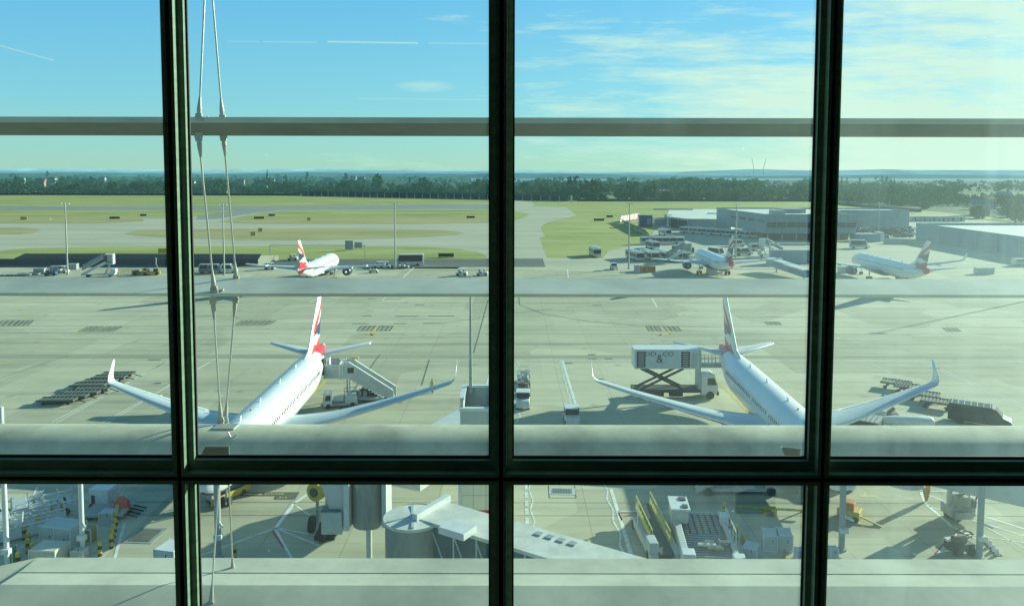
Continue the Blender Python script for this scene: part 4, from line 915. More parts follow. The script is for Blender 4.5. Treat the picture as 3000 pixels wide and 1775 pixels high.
for i, (px, py, lab) in enumerate([(2085, 806, 'trolley under the middle far airliner'), (1905, 798, 'orange tarped trolley left of the middle far airliner'), (1890, 798, 'orange tarped trolley, leftmost by the mast'), (1872, 795, 'dark trolley rank by the mast foot'), (2870, 803, 'covered white trolley right of the far right airliner'), (2895, 803, 'covered white trolley, second right of the far right airliner'), (2470, 800, 'trolley beside the right mullion at far')]):
    uld(lab, gp(px, py), R(8), v_orange if 'orange' in lab else v_lgrey, 2.4, 1.6, 1.8, 'far trolley boxes')
# small far jet bridge just left of the right mullion
A = thing('far_air_bridge', 'low pale roofed walkway descending right beside the right mullion, far apron', 'air bridge', (0, 0, 0))
p, q = AT(2255, 756, 215), AT(2368, 792, 196); MB().bar(p, (p+q)/2, 2.6, .3).bar((p+q)/2+Vector((0, 0, -.1)), q, 3.2, .3).build('roof', v_white, A)
MB().bar(p-Vector((0, 0, 1.1)), q-Vector((0, 0, 1.1)), 2.3, 1.6).build('tunnel', b_ware, A)
for k in (.2, .9): u = p.lerp(q, k); MB().tube((u.x, u.y, 0), (u.x, u.y, u.z-1), .25).build('leg', v_lgrey, A)
A = thing('goods_gantry', 'white square framed gantry left of the right mullion', 'gantry', gp(2320, 775)); MB().box(-7, 7, -.2, .2, 6.2, 6.6).box(-7, -6.7, -.2, .2, 0, 6.2).box(6.7, 7, -.2, .2, 0, 6.2).build('frame', v_white, A); MB().box(-6, 6, 1, 3, 0, 4.2).build('back_panel', b_ware, A)
# staff car park: every car
cols = [P('car_dark', (.03, .035, .04), .25), P('car_silver', (.42, .44, .45), .3), v_white, P('car_blue', (.04, .08, .2), .3), P('car_red', (.3, .03, .03), .3), P('car_grey', (.15, .16, .17), .3)]
cpro = []
for i, c in enumerate(cols):
    A = thing('parked_car', 'car in the staff car park between office and warehouse', 'car', (0, 0, 0), 0, 'cars in the staff car park')
    MB().prism([(-2.1, .3), (2.1, .3), (2.1, .8), (1.1, .92), (.4, 1.42), (-1.2, 1.42), (-1.9, .95), (-2.1, .9)], -.85, .85, 'y').build('body', c, A, bevel=.08)
    MB().prism([(-1.75, .95), (1.0, .93), (.38, 1.36), (-1.15, 1.36)], -.87, .87, 'y').build('side_glass', m_glass, A)
    for x_ in (-1.3, 1.3): MB().wheel(x_, -.78, .31, .31, .2, ax='y').wheel(x_, .78, .31, .31, .2, ax='y').build('axle_wheels', m_tyre, A)
    cpro.append(A)
cname = ['black', 'silver', 'white', 'dark blue', 'red', 'grey']; used = set(); nn = 0
for r_ in range(10):
    Y = 322+r_*10.0
    for k in range(15):
        xx = 136+r_*3.3+k*3.0+rv.uniform(-.2, .2); px = 1500+xx/Y*F
        if rv.random() < .16 or px < 2505 or px > 2682 or (r_ < 3 and rv.random() < .4): continue
        i = rv.choice([0, 0, 0, 0, 1, 2, 3, 3, 5, 5, 5, 4]); lab = '%s car parked in the staff car park between the office and the warehouse' % cname[i]
        if i not in used: used.add(i); o = cpro[i]; o.location = (xx, Y, 0); o.rotation_euler = (0, 0, R(80)+rv.choice([0, math.pi])); o['label'] = lab
        else: dup(cpro[i], (xx, Y), R(80)+rv.choice([0, math.pi]), lab)
for i in range(6):
    if i not in used: cpro[i].location = (150, 340, 0)
# ------------------------------------------------------------------ near left stand
A = thing('covered_stairs', 'pale enclosed passenger stairs against the rear door of the nearer left airliner', 'passenger stairs', (-22.25, 90.6, 0), 0, 'passenger stairs'); STR = A
for s_, nm in ((-1.0, 'near_side_panel'), (1.0, 'far_side_panel')):
    z0 = 3.3
    MB().prism([(0, z0-.3), (2.6, z0-.3), (3.1, z0-.3), (9.0, .25), (9.0, 1.5), (3.9, z0+1.25), (3.2, z0+1.55), (2.6, z0+1.55), (2.6, z0+1.35), (0, z0+1.35)], s_-.06, s_+.06, 'y').build('side_panel', v_lgrey, A)
MB().box(.1, 3.0, -.94, .94, z0-.1, z0).build('platform', v_grey, A)
st_ = MB()
for k in range(15): st_.box(3.0+k*.385, 3.4+k*.385, -.94, .94, z0-.22*(k+1)-.03, z0-.22*(k+1)+.02)
st_.build('step_run', v_grey, A)
MB().prism([(2.4, z0+1.65), (3.3, z0+1.65), (8.9, 1.62), (8.9, 1.55), (3.3, z0+1.56), (2.4, z0+1.56)], -1.05, -.8, 'y').prism([(2.4, z0+1.65), (3.3, z0+1.65), (8.9, 1.62), (8.9, 1.55), (3.3, z0+1.56), (2.4, z0+1.56)], .8, 1.05, 'y').build('handrail_cap', v_white, A)
MB().box(3.1, 3.9, -1.09, -1.06, z0+.35, z0+1.0, rz=0).build('notice_panel', m_dark, A)
MB().box(2.0, 2.2, -1.12, 1.12, 2.9, z0+1.5).box(2.45, 2.55, -1.14, 1.14, 2.9, z0+1.4).build('slide_frame', v_white, A)
MB().bar((3, -.8, 3), (3, -.8, .4), .18, .18).bar((3, .8, 3), (3, .8, .4), .18, .18).box(2, 8.8, -.9, .9, .35, .6).build('undercarriage', v_lgrey, A)
MB().box(.3, 1.6, .96, 1.02, z0+1.3, z0+1.65).build('barrier_mesh', v_grey, A); MB().box(2.9, 4.1, .9, 1.3, z0+1.6, z0+1.75).build('warning_board', v_yel, A)
wheels(A, [(2.6, -.95), (8, -.95), (2.6, .95), (8, .95)], .38)
def service_truck(label, loc, rz):
    A = thing('service_truck', label, 'truck', loc, rz, 'service trucks')
    MB().box(-3.2, 1.6, -1.05, 1.05, .5, .8).build('chassis', v_grey, A)
    MB().prism([(1.5, .5), (3.1, .5), (3.15, 1.4), (2.75, 2.4), (1.5, 2.4)], -1.05, 1.05, 'y').build('cab', v_white, A, bevel=.07)
    MB().add([(3.17, -.9, 1.42), (3.17, .9, 1.42), (2.8, .85, 2.3), (2.8, -.85, 2.3)], [(0, 1, 2, 3)]).build('windscreen', m_glass, A, fix=False)
    MB().prism([(1.8, 1.4), (2.85, 1.4), (2.6, 2.2), (1.8, 2.2)], -1.07, 1.07, 'y').build('side_window', m_glass, A)
    MB().box(-3.1, -.8, -1, 1, .8, 1.9).tube((-.6, 0, 1.3), (1.2, 0, 1.3), .6).build('tank', v_lgrey, A, bevel=.04)
    mb = MB()
    for x in (-3, -.8): mb.box(x-.03, x+.03, -.98, -.92, 1.9, 2.7).box(x-.03, x+.03, .92, .98, 1.9, 2.7)
    mb.box(-3, -.8, -.98, -.92, 2.65, 2.72).box(-3, -.8, .92, .98, 2.65, 2.72).build('guard_rail', v_black, A)
    wheels(A, [(a, b) for a in (-2.2, 2.2) for b in (-.95, .95)], .45); return A
service_truck('white service truck with dark cab glass under the covered stairs, left airliner', (-20.0, 88.2, 0), R(195)).scale = (.62, .75, .75)
for px, py, l_ in [(1050, 1172, 'open baggage cart behind the white truck under the stairs'), (1085, 1170, 'loaded dark baggage cart at the stairs foot')]:
    A = thing('baggage_cart', l_, 'cart', gp(px, py), R(3), 'baggage carts at the left airliner'); MB().box(-1.2, 1.2, -.7, .7, .4, .52).build('deck', v_grey, A)
    mb = MB()
    for k in range(4): mb.box(-1.1+k*.55, -.65+k*.55, -.55, .5, .52, .95+rv.uniform(0, .45), rz=rv.uniform(-.2, .2))
    mb.build('bag', v_black if 'dark' in l_ else v_grey, A, bevel=.05, split=True); wheels(A, [(-.8, -.6), (.8, -.6), (-.8, .6), (.8, .6)], .2, .12)
def person(label, loc, rz, vest=v_hiviz, arms=((.2, .05), (-.2, .05)), walk=0.12, h=1.78):
    """worker: skinned skeleton body, clothing and hair as children"""
    A = thing('person', label, 'person', loc, rz)
    skin = P('skin', (.45, .28, .2), .6); trou = P('work_trousers', (.03, .035, .05), .8); hairm = P('hair_dark', (.03, .02, .015), .8)
    def skel(name, pts, edges, rad, m):
        me = bpy.data.meshes.new(name); me.from_pydata(pts, edges, []); o = bpy.data.objects.new(name, me); C.objects.link(o); o.parent = A
        me.materials.append(m); md = o.modifiers.new('skin', 'SKIN'); 
        for v_, r_ in zip(me.skin_vertices[0].data, rad): v_.radius = (r_[0], r_[1]) if hasattr(r_, '__len__') else (r_, r_)
        me.skin_vertices[0].data[0].use_root = True
        sb = o.modifiers.new('sub', 'SUBSURF'); sb.levels = 1; sb.render_levels = 2; return o
    s = h/1.78; w_ = walk
    pts = [(0, 0, .95), (0, 0, 1.2), (0, 0, 1.42), (0, .01, 1.52), (0, .02, 1.6), (0, .02, 1.72), (-.1, 0, .9), (-.11, w_*.5, .5), (-.11, -w_*.2+w_*.3, .09), (-.11, .14+w_*.1, .05), (.1, 0, .9), (.11, w_*.2, .5), (.11, -w_, .09), (.11, .12-w_, .05),
           (-.2, 0, 1.40), (-.27, -.02, 1.14), (-.25, .12, .95), (-.24, .15, .86), (.2, 0, 1.40), (.27, -.02, 1.14), (.24, .16, 1.02), (.2, .22, .97)]
    pts = [(x*s, y*s, z*s) for x, y, z in pts]
    ed = [(0, 1), (1, 2), (2, 3), (3, 4), (4, 5), (0, 6), (6, 7), (7, 8), (8, 9), (0, 10), (10, 11), (11, 12), (12, 13), (2, 14), (14, 15), (15, 16), (16, 17), (2, 18), (18, 19), (19, 20), (20, 21)]
    rad = [(.16, .11), (.15, .1), (.16, .1), .055, .085, .075, .1, .07, .05, .045, .1, .07, .05, .045, .065, .05, .04, .035, .065, .05, .04, .035]
    skel('body', pts, ed, rad, skin)
    skel('trousers', [pts[i] for i in (0, 6, 7, 8, 10, 11, 12)], [(0, 1), (1, 2), (2, 3), (0, 4), (4, 5), (5, 6)], [(.175, .125), .112, .085, .07, .112, .085, .07], trou)
    skel('hi_vis_vest', [pts[0], pts[1], pts[2], pts[14], pts[15], pts[18], pts[19]], [(0, 1), (1, 2), (2, 3), (3, 4), (2, 5), (5, 6)], [(.19, .135), (.18, .125), (.19, .125), .085, .065, .085, .065], vest)
    MB().loft([[(.088*s*r_*math.cos(a), (.0+.095*r_*math.sin(a))*s, z*s) for a in np.linspace(0, 6.283, 13)[:-1]] for r_, z in ((.9, 1.68), (1.05, 1.72), (.9, 1.79), (.4, 1.82))]).build('hair', hairm, A)
    for k in range(5):
        p_ = Vector(pts[21]); MB().tube(p_, p_+Vector((-.03+.015*k, .07-.004*abs(k-2), -.03)), .009, .007, n=6).build('finger', skin, A)
    return A
person('person in hi-vis vest and dark trousers standing by the left airliner wing tip', gp(1266, 1152), R(150))
o_ = dup(bpy.data.objects['covered_stairs'], (24.6, 64.5, 0), R(180), 'covered stairs at the nearer right airliner, hidden behind the third louvre')
STR.scale = (.92, 1, 1)
# flat dolly stacks left
v_dd = P('dolly_deck_dark', (.06, .08, .07), .7, var=.25); v_dfr = P('dolly_frame_dark', (.13, .15, .13), .7, var=.3)
k = 0
for (px, py) in [(170, 1183), (205, 1172), (240, 1161), (272, 1151), (262, 1139), (292, 1128), (322, 1116), (345, 1107)]:
    dolly(['nearest low dolly of the left stand stack, at its lower end', 'second low dolly of the left stand stack', 'third low dolly of the left stand stack', 'fourth low dolly of the left stand stack', 'fifth low dolly, behind the left winglet', 'sixth low dolly, behind the left winglet top', 'seventh low dolly beyond the left winglet', 'farthest low dolly of the left stand stack'][k], gp(px, py), R(4), L=4.2, w_=1.5, deck=v_dd, fr=v_dfr, group='low dollies beside the left wing tip', z=.6); k += 1
# middle: carts, tugs, catering truck
for i, (px, py) in enumerate([(1534, 1158), (1534, 1138), (1533, 1121)]):
    A = thing('cage_trolley', ['loaded cage trolley coupled behind the tug at the centre mullion', 'middle loaded cage trolley right of the centre mullion', 'farthest loaded cage trolley right of the centre mullion'][i], 'trolley', gp(px, py), 0, 'loaded cage trolleys')
    MB().box(-.8, .8, -1.1, 1.1, .35, .5).build('deck', v_grey, A)
    mb = MB()
    for x in (-.78, .78):
        for y in (-1.05, 0, 1.05): mb.box(x-.03, x+.03, y-.03, y+.03, .5, 1.9)
    mb.box(-.8, .8, -1.08, -1.02, 1.85, 1.92).box(-.8, .8, 1.02, 1.08, 1.85, 1.92).box(-.81, -.75, -1.05, 1.05, 1.85, 1.92).box(.75, .81, -1.05, 1.05, 1.85, 1.92).build('cage', v_lgrey, A)
    mb = MB(); r2 = random.Random(i)
    for q in range(22): a, b, c = r2.uniform(-.6, .6), r2.uniform(-.85, .85), r2.uniform(.5, 1.45); mb.box(a-.2, a+.2, b-.25, b+.25, c, c+.35, rz=r2.uniform(-.6, .6))
    mb.build('bag', [v_rust, v_grey, v_cream][i], A, bevel=.03, split=True); wheels(A, [(-.6, -.8), (.6, -.8), (-.6, .8), (.6, .8)], .22, .14, )
tug('white roofed tug pulling loaded cage trolleys at the centre mullion', gp(1532, 1192), R(-92))
tug('white roofed tug parked at the lower end of the zigzag line', gp(1675, 1242), R(-88))
A = thing('catering_truck', 'catering truck with its white DO & CO box raised on a scissor lift', 'catering truck', (18.9, 92.6, 0), R(0))
bx = MB().box(-4.1, 3.7, -1.25, 1.25, 3.75, 6.0).build('box_body', v_white, A, bevel=.05)
MB().box(-4.15, 3.75, -1.3, 1.3, 6.0, 6.12).build('roof', v_white, bx)
v_st = P('stripe_black', (.035, .04, .04), .5)
for s0 in (-3.85, 1.5):
    MB().box(s0, s0+1.05, -1.275, -1.255, 3.95, 5.85).build('stripe_panel', v_st, bx)
    mb = MB()
    for k in range(6): mb.box(s0+.2, s0+.85-.0*k, -1.29, -1.28, 4.12+k*.29, 4.20+k*.29)
    mb.build('white_bar', v_white, bx)
v_ink = P('lettering_grey', (.05, .055, .055), .5)
text('box_lettering', 'DO   CO', .72, (-1.15, -1.285, 5.55), (R(90), 0, 0), v_ink, bx, sx=1.25)
text('box_emblem', '&', 1.45, (-1.1, -1.285, 4.95), (R(90), 0, R(0)), v_ink, bx, sx=.9)
MB().box(2.75, 3.5, -1.27, -1.255, 3.95, 5.75).box(2.85, 2.9, -1.29, -1.27, 4.6, 4.8).build('side_door', v_lgrey, bx)
for s_ in (-.85, .85):
    MB().bar((-3.3, s_, 1.15), (1.9, s_, 3.7), .12, .26).bar((-3.3, s_, 3.7), (1.9, s_, 1.15), .12, .26).build('scissor_arm', m_dark, A)
MB().box(-4.2, 4.6, -.95, .95, .75, 1.15).box(-4.2, 4.6, -1.1, -.95, 1.0, 1.2).box(-4.2, 4.6, .95, 1.1, 1.0, 1.2).build('chassis', m_dark, A)
MB().box(-3, -.5, -1.15, -.5, .35, .8).box(.2, 1.8, -1.15, -.5, .35, .8).build('stabiliser_box', v_black, A)
MB().box(3.75, 3.95, -1.1, 1.1, 1.0, 6.0).build('mast_frame', v_lgrey, A)
cb = MB().prism([(4.0, .55), (6.0, .55), (6.1, 1.7), (5.65, 3.0), (5.3, 3.15), (4.0, 3.15)], -1.15, 1.15, 'y').build('cab', v_white, A, bevel=.08)
MB().add([(6.10, -.95, 1.75), (6.10, .95, 1.75), (5.70, .9, 2.9), (5.70, -.9, 2.9)], [(0, 1, 2, 3)]).build('windscreen', m_glass, cb, fix=False)
MB().prism([(4.75, 1.75), (5.85, 1.75), (5.55, 2.6), (4.75, 2.6)], -1.17, 1.17, 'y').build('side_window', m_glass, cb)
MB().box(5.9, 6.15, -1.17, 1.17, .5, .95).build('bumper', v_black, cb)
mb = MB().box(3.9, 7.0, -1.0, 1.0, 3.85, 3.98)
mb.build('loading_platform', v_grey, A); mb = MB()
for x in np.linspace(4, 6.2, 6):
    for y in (-.95, .95): mb.box(x-.025, x+.025, y-.025, y+.025, 3.98, 5.0)
for z in (4.4, 5.0): mb.box(4, 6.2, -.97, -.93, z-.02, z+.03).box(4, 6.2, .93, .97, z-.02, z+.03)
mb.build('guard_rail', v_lgrey, A)
wheels(A, [(-2.8, -1.0), (-2.8, 1.0), (5.1, -1.02), (5.1, 1.02)], .5, .32)
# right stand
for i, (px, py) in enumerate([(2625, 1138), (2665, 1150), (2705, 1172), (2745, 1194)]):
    dolly(['farthest rusty dolly behind the right wing tip', 'second rusty dolly behind the right wing', 'third rusty dolly below the right wing', 'nearest rusty dolly below the right wing tip'][i], gp(px, py), R(-35), L=3.4, w_=2.3, deck=v_dull, fr=v_dfr, group='rusty edged dollies at the right wing tip', z=.85)
van('dark van with a ribbed blue roof parked at the right edge', gp(2868, 1243), R(-33), P('van_dark_green', (.03, .05, .045), .3), 5.9, 2.2, 'van', True)
A = thing('belt_loader_canopy', 'grey ribbed loader canopy behind the right wing root', 'loader', gp(2500, 1262), R(-35), 'loaders')
mb = MB()
for k in range(12): mb.box(-2.6+k*.44, -2.25+k*.44, -1.4, 1.4, 1.6, 1.72)
mb.build('roof_slat', v_grey, A); MB().box(-2.7, 2.7, -1.3, 1.3, .5, 1.58).build('body', m_dark, A); wheels(A, [(-1.8, -1.3), (1.8, -1.3)], .35)
A = thing('ground_unit', 'pale machinery with rusty hoses behind the right wing', 'ground unit', gp(2585, 1232), R(-10), 'ground power units'); MB().box(-1.8, .2, -.8, .8, .4, 1.3).build('body', v_lgrey, A, bevel=.05); MB().box(.4, 1.5, -.6, .6, .4, 1.0).tube((.6, 0, 1), (1.2, 0, 1.5), .2).build('hose_reel', v_rust, A); wheels(A, [(-1.2, -.7), (.9, -.7)], .3)
A = thing('white_tank', 'long smooth white tank body just above the third louvre, right bay', 'tank', gp(2652, 1268), R(-4)); MB().loft([[(x, .9*r_*math.cos(a), 1.3+.55*r_*math.sin(a)) for a in np.linspace(0, 6.283, 15)[:-1]] for x, r_ in ((-2.9, .15), (-2.3, .65), (-1, .97), (1, 1), (2.5, .95), (2.6, .9))]).build('shell', v_white, A); MB().box(-1.8, 2.2, -.5, .5, .4, .9).build('frame', v_grey, A)
A = thing('safety_cone_post', 'thin orange marker frame behind the white tank', 'marker', gp(2716, 1238)); MB().tube((0, 0, 0), (0, 0, 1.3), .05).tube((.35, 0, 0), (.35, 0, 1.3), .05).box(0, .35, -.03, .03, 1.1, 1.3).build('frame', v_orange, A)
# ------------------------------------------------------------------ lower panes: left
def rack(label, loc, rz, L=4.5, w_=2.4, h=1.6):
    A = thing('loader_frame', label, 'equipment', loc, rz, 'white framed ground loaders'); mb = MB()
    for x in np.linspace(-L/2, L/2, 5):
        for y in (-w_/2, w_/2): mb.box(x-.05, x+.05, y-.05, y+.05, .3, h*(.7+.3*rv.random()))
    for y in (-w_/2, w_/2): mb.box(-L/2, L/2, y-.05, y+.05, h*.65, h*.65+.12)
    mb.build('upright_frame', v_white, A); mb = MB()
    for k in range(9): mb.box(-L/2+k*L/9, -L/2+k*L/9+L/16, -w_/2+.1, w_/2-.1, .55, .68)
    mb.build('deck_slat', v_lgrey, A); MB().box(-L/2, -L/2+1, -w_/2, w_/2, .3, 1.3).build('motor_box', v_lgrey, A, bevel=.04)
    MB().box(-L/2-.1, L/2+.1, -w_/2-.08, -w_/2-.02, .3, .95).build('side_panel', v_white, A); wheels(A, [(-L*.35, -w_/2), (L*.35, -w_/2), (-L*.35, w_/2), (L*.35, w_/2)], .3, .18); return A
rack('nearest white framed loader in the stack at the lower left pole', gp(52, 1568), R(38)); rack('middle white framed loader of the lower left stack', gp(85, 1537), R(38)); rack('farthest white framed loader of the lower left stack', gp(128, 1506), R(35), 4.2)
rack('bluish loader at the far left behind the stack', gp(45, 1520), R(38), 3.8)
A = thing('tail_lift_sign', 'white angled fin board beside the leftmost pole', 'board', gp(40, 1575), R(-20)); MB().prism([(-.5, .2), (.9, .6), (1.1, 2.2), (.3, 1.3)], -.04, .04, 'y').build('board', v_white, A)
uld('left one of the two white round topped containers in the lower left bay', gp(166, 1588), R(-12), v_lgrey, 1.35, 1.6, 1.55); uld('right one of the two white round topped containers in the lower left bay', gp(208, 1598), R(-12), v_lgrey, 1.35, 1.6, 1.65)
uld('large cream box standing at the louvre edge, lower left', gp(146, 1652), R(-5), v_cream, 1.9, 1.5, 1.35, 'plant boxes'); uld('small cream box beside the white pole foot', gp(233, 1640), R(0), v_cream, .85, .6, .8, 'plant boxes')
uld('ochre box behind the white pole', gp(262, 1588), R(-8), P('ochre', (.42, .27, .05), .6), .75, .7, 1.15, 'plant boxes'); uld('grey vented cooling unit cut by the left mullion', gp(502, 1645), R(-14), v_white, 1.5, 1.6, 1.2, 'plant boxes'); uld('green box between leftmost pole and bollards', gp(34, 1652), R(0), v_green, .45, .5, 1.3, 'plant boxes')
A = thing('steps_unit', 'small pale step unit at the top of the lower left bay', 'equipment', gp(318, 1482), R(-8)); MB().box(-1.15, .5, -.8, .8, .3, 1.7).build('cabin', v_white, A, bevel=.05); MB().box(-.9, -.6, -.84, -.8, .5, 1.2).build('door', m_glass, A)
mb = MB()
for k in range(6): mb.box(.55+k*.16, .7+k*.16, -.7, .7, 1.5-k*.22, 1.56-k*.22)
mb.build('step_run', v_lgrey, A); wheels(A, [(-.8, -.8), (.3, -.8)], .28)
for i, (px, py) in enumerate([(335, 1494), (325, 1503), (315, 1512), (305, 1521)]):
    dolly(['farthest pale empty dolly left of the orange sack', 'second pale empty dolly from the back', 'third pale empty dolly from the back', 'nearest pale empty dolly'][i], gp(px, py), R(3), 3.1, .9, v_lgrey, 'empty pale dollies lower left')
uld('small white box on legs before the pale dollies', gp(318, 1530), R(0), v_lgrey, 1.0, .9, .95, 'plant boxes')
A = thing('orange_sack', 'crumpled red orange cover lying on the pale dollies', 'cover', gp(357, 1503)); r = np.random.RandomState(4)
MB().loft([[(math.cos(a)*q*(1+.3*r.rand()), math.sin(a)*q*(1+.3*r.rand()), z) for a in np.linspace(0, 6.283, 12)[:-1]] for q, z in ((.55, .02), (.6, .5), (.45, 1.0), (.2, 1.35), (.03, 1.4))], sm=False).build('cover', P('hazard_red', (.65, .10, .07), .7), A)
bl = [(185, 1512, 'at the corner of the white lane behind the loader stack'), (150, 1520, 'behind the loader stack end'), (112, 1558, 'between the loaders and white containers'), (72, 1583, 'leaning at the loader stack front, upper'), (84, 1603, 'lit yellow one at the loader stack foot'), (82, 1622, 'left of the large cream box'), (95, 1634, 'directly beside the large cream box'), (54, 1664, 'nearest the lower left louvre corner'),
      (344, 1520, 'farthest of the close bollard line'), (340, 1540, 'second of the close bollard line'), (337, 1560, 'third of the close bollard line'), (333, 1578, 'fourth of the close bollard line'), (329, 1592, 'fifth of the close bollard line'), (327, 1608, 'nearest of the close bollard line'), (293, 1630, 'alone left of the close bollard line'), (687, 1640, 'yellow topped beside the right rod foot'),
      (1514, 1568, 'at the centre mullion above the tunnel roof'), (2120, 1532, 'upper one right of the white loader'), (2138, 1548, 'middle one right of the white loader'), (2157, 1580, 'near one right of the white loader'), (2122, 1512, 'farthest one behind the white loader')]
for px, py, l_ in bl: bollard('yellow and black banded bollard '+l_, gp(px, py))
A = thing('red_white_post', 'thin white post with red tip beside the white loader', 'post', gp(2137, 1612)); MB().tube((0, 0, 0), (0, 0, 1.6), .05).build('pole', v_white, A); MB().tube((0, 0, 1.6), (0, 0, 1.85), .07).build('tip', m_lred, A)
# yellow loader behind rods
A = thing('conveyor_loader', 'yellow sided belt loader behind the steel rods, lower second bay', 'belt loader', gp(668, 1462), R(60), 'belt loaders'); A.scale = (.62, .5, .7)
MB().box(-3.2, 3.2, -.95, -.75, .35, 1.1).build('side_panel', v_yel, A); MB().box(-3.0, 3.0, -.7, .7, .6, .8).build('belt', v_black, A); MB().box(-3.2, 3.2, .75, .9, .35, 1.0).build('side_panel', v_grey, A); MB().box(-3, -1.6, -.6, .9, .8, 1.9).build('cab', v_grey, A, bevel=.05); wheels(A, [(-2.2, -.9), (2, -.9), (-2.2, .9), (2, .9)], .35)
mb = MB()
for x_ in (-1.2, 0, 1.2, 2.4): mb.box(x_-.03, x_+.03, .7, .76, 1, 2).box(x_-.03, x_+.6, .7, .76, 1.9, 2)
mb.build('guard_rail', v_lgrey, A)
# ------------------------------------------------------------------ left air bridge
m_br = P('bridge_panel', (.58, .60, .57), .5, var=.08, scale=.8); m_rf = P('bridge_roof', (.66, .66, .60), .75, var=.14, scale=.9, bump=.2); m_cyl = P('bridge_cylinder', (.30, .32, .30), .6, var=.2, scale=1.2, streak=True)
A = thing('air_bridge', 'pale air bridge with a round rotunda and long tunnel, lower middle bays', 'air bridge', (0, 0, 0), 0, 'air bridges')
def cylz(name, x, y, r_, z0, z1, m_, parent, n=40): return MB().tube((x, y, z0), (x, y, z1), r_, n=n).build(name, m_, parent)
rx, ry = W(1209, 1509, 7.5)
rot = cylz('rotunda', rx, ry, 1.58, 3.4, 7.25, m_cyl, A)
MB().tube((rx, ry, 7.25), (rx, ry, 7.42), 1.68, n=40).tube((rx, ry, 7.42), (rx, ry, 7.48), 1.60, .3, n=40).build('dome', m_rf, rot)
mb = MB()
for k in range(2): a = k*math.pi/2.6+.5; mb.bar((rx-1.5*math.cos(a), ry-1.5*math.sin(a), 7.47), (rx+1.5*math.cos(a), ry+1.5*math.sin(a), 7.47), .16, .05)
mb.build('dome_rib', v_lgrey, rot)
cylz('support_column', rx, ry, .45, 0, 3.4, v_lgrey, A)
p0 = Vector(((-4.05-5.4)/2, (45.2+42.9)/2, 0)); p1 = Vector((4.6, 38.2, 0)); p1 = p0+(p1-p0)*1.5; d = (p1-p0).normalized(); nrm = Vector((-d.y, d.x, 0))
def along(t_, s_, z): q = p0+d*t_+nrm*s_; return (q.x, q.y, z)
L = (p1-p0).length
def obox(t0, t1, s0, s1, z0, z1): return [along(a, b, z) for z in (z0, z1) for a, b in ((t0, s0), (t1, s0), (t1, s1), (t0, s1))]
BF = [(0, 3, 2, 1), (4, 5, 6, 7), (0, 1, 5, 4), (1, 2, 6, 5), (2, 3, 7, 6), (3, 0, 4, 7)]
MB().add(obox(0, L, -1.35, 1.35, 7.3, 7.5), BF).build('tunnel_roof', m_rf, A)
MB().add(obox(-.1, .25, -1.6, 1.6, 7.45, 7.85), BF).add(obox(-.1, .25, -1.6, -1.3, 3.9, 7.45), BF).build('roof_upstand', v_white, A)
MB().add(obox(.3, L, -1.3, 1.3, 3.9, 4.3), BF).build('tunnel_floor', m_br, A)
m_gl = P('tunnel_glass', (.10, .15, .15), .15, var=.2, scale=.7)
for s_ in (-1.25, 1.25):
    MB().add(obox(1.0, L, s_-.03, s_+.03, 4.3, 7.3), BF).build('glass_wall', m_gl, A)
    for k in range(8):
        t0 = 1.0+k*1.55; MB().add(obox(t0, t0+.09, s_-.08, s_+.08, 4.3, 7.3), BF).bar(along(t0, s_*1.04, 7.2), along(t0+1.4, s_*1.04, 4.4), .07, .07).build('wall_brace', v_lgrey, A)
MB().add(obox(.3, 1.0, -1.4, -1.2, 3.9, 7.3), BF).add(obox(.3, 1.0, 1.2, 1.4, 3.9, 7.3), BF).build('end_panel', v_white, A)
bxq = W(1340, 1541, 8.0); MB().box(-.85, .85, -.62, .62, 7.62, 8.0, rz=math.atan2(d.y, d.x), piv=(0, 0)).build('roof_box', v_white, A, bevel=.03).location = (bxq[0], bxq[1], 0)
mb = MB()
for k in range(4): mb.add(obox(6.7+k*.7, 7.1+k*.7, .5, .9, 7.51, 7.56), BF)
mb.build('roof_vent', v_grey, A)
# outer cab with cylinder
cxp, cyp = -9.9, 52.0
cyl2 = cylz('cab_cylinder', cxp, cyp, 1.1, 2.95, 6.1, m_cyl, A); MB().tube((cxp, cyp, 6.1), (cxp, cyp, 6.25), 1.14, n=36).build('cylinder_lid', P('lid_blue', (.25, .40, .50), .5), cyl2)
MB().tube((cxp, cyp, 2.95), (cxp, cyp, 2.5), 1.0, .2, n=24).tube((cxp, cyp, 0), (cxp, cyp, 2.6), .2, n=12).build('column', v_lgrey, cyl2)
MB().box(cxp-1.45, cxp-1.1, cyp-1.3, cyp+1.3, 3.0, 7.0).build('cab_side_frame', v_white, A)
MB().prism([(cxp-1.45, 3.0), (cxp-2.35, 3.9), (cxp-3.3, 6.9), (cxp-1.45, 6.9)], cyp-1.0, cyp+2.4, 'y').build('cab', m_br, A, bevel=.04)
MB().box(cxp-3.0, cxp-1.6, cyp-1.3, cyp-.5, 2.75, 4.3).build('drive_box', v_lgrey, A, bevel=.04); MB().box(cxp-3.0, cxp-1.7, cyp-1.3, cyp-.5, 4.3, 4.4).build('drive_box_lid', P('lid_dark', (.05, .12, .18), .5), A)
MB().box(cxp+1.1, cxp+1.4, cyp-1.2, cyp+1.2, 3.2, 6.3).build('cab_side_frame', v_lgrey, A)
MB().loft([[(rx+r_*math.cos(a), ry+1.9+r_*.7*math.sin(a), z) for a in np.linspace(0, 6.283, 19)[:-1]] for r_, z in ((1.25, 6.72), (1.25, 7.0), (.9, 7.1))]).build('hood', P('lid_dark2', (.08, .15, .18), .5), A)
x, y = W(955, 1575); MB().box(x-.75, x+.75, y-.5, y+.5, 0, .35).wheel(x-.1, y-.4, .68, .68, .5).wheel(x-1.3, y+1.0, .6, .6, .4).build('drive_wheel', m_tyre, A)
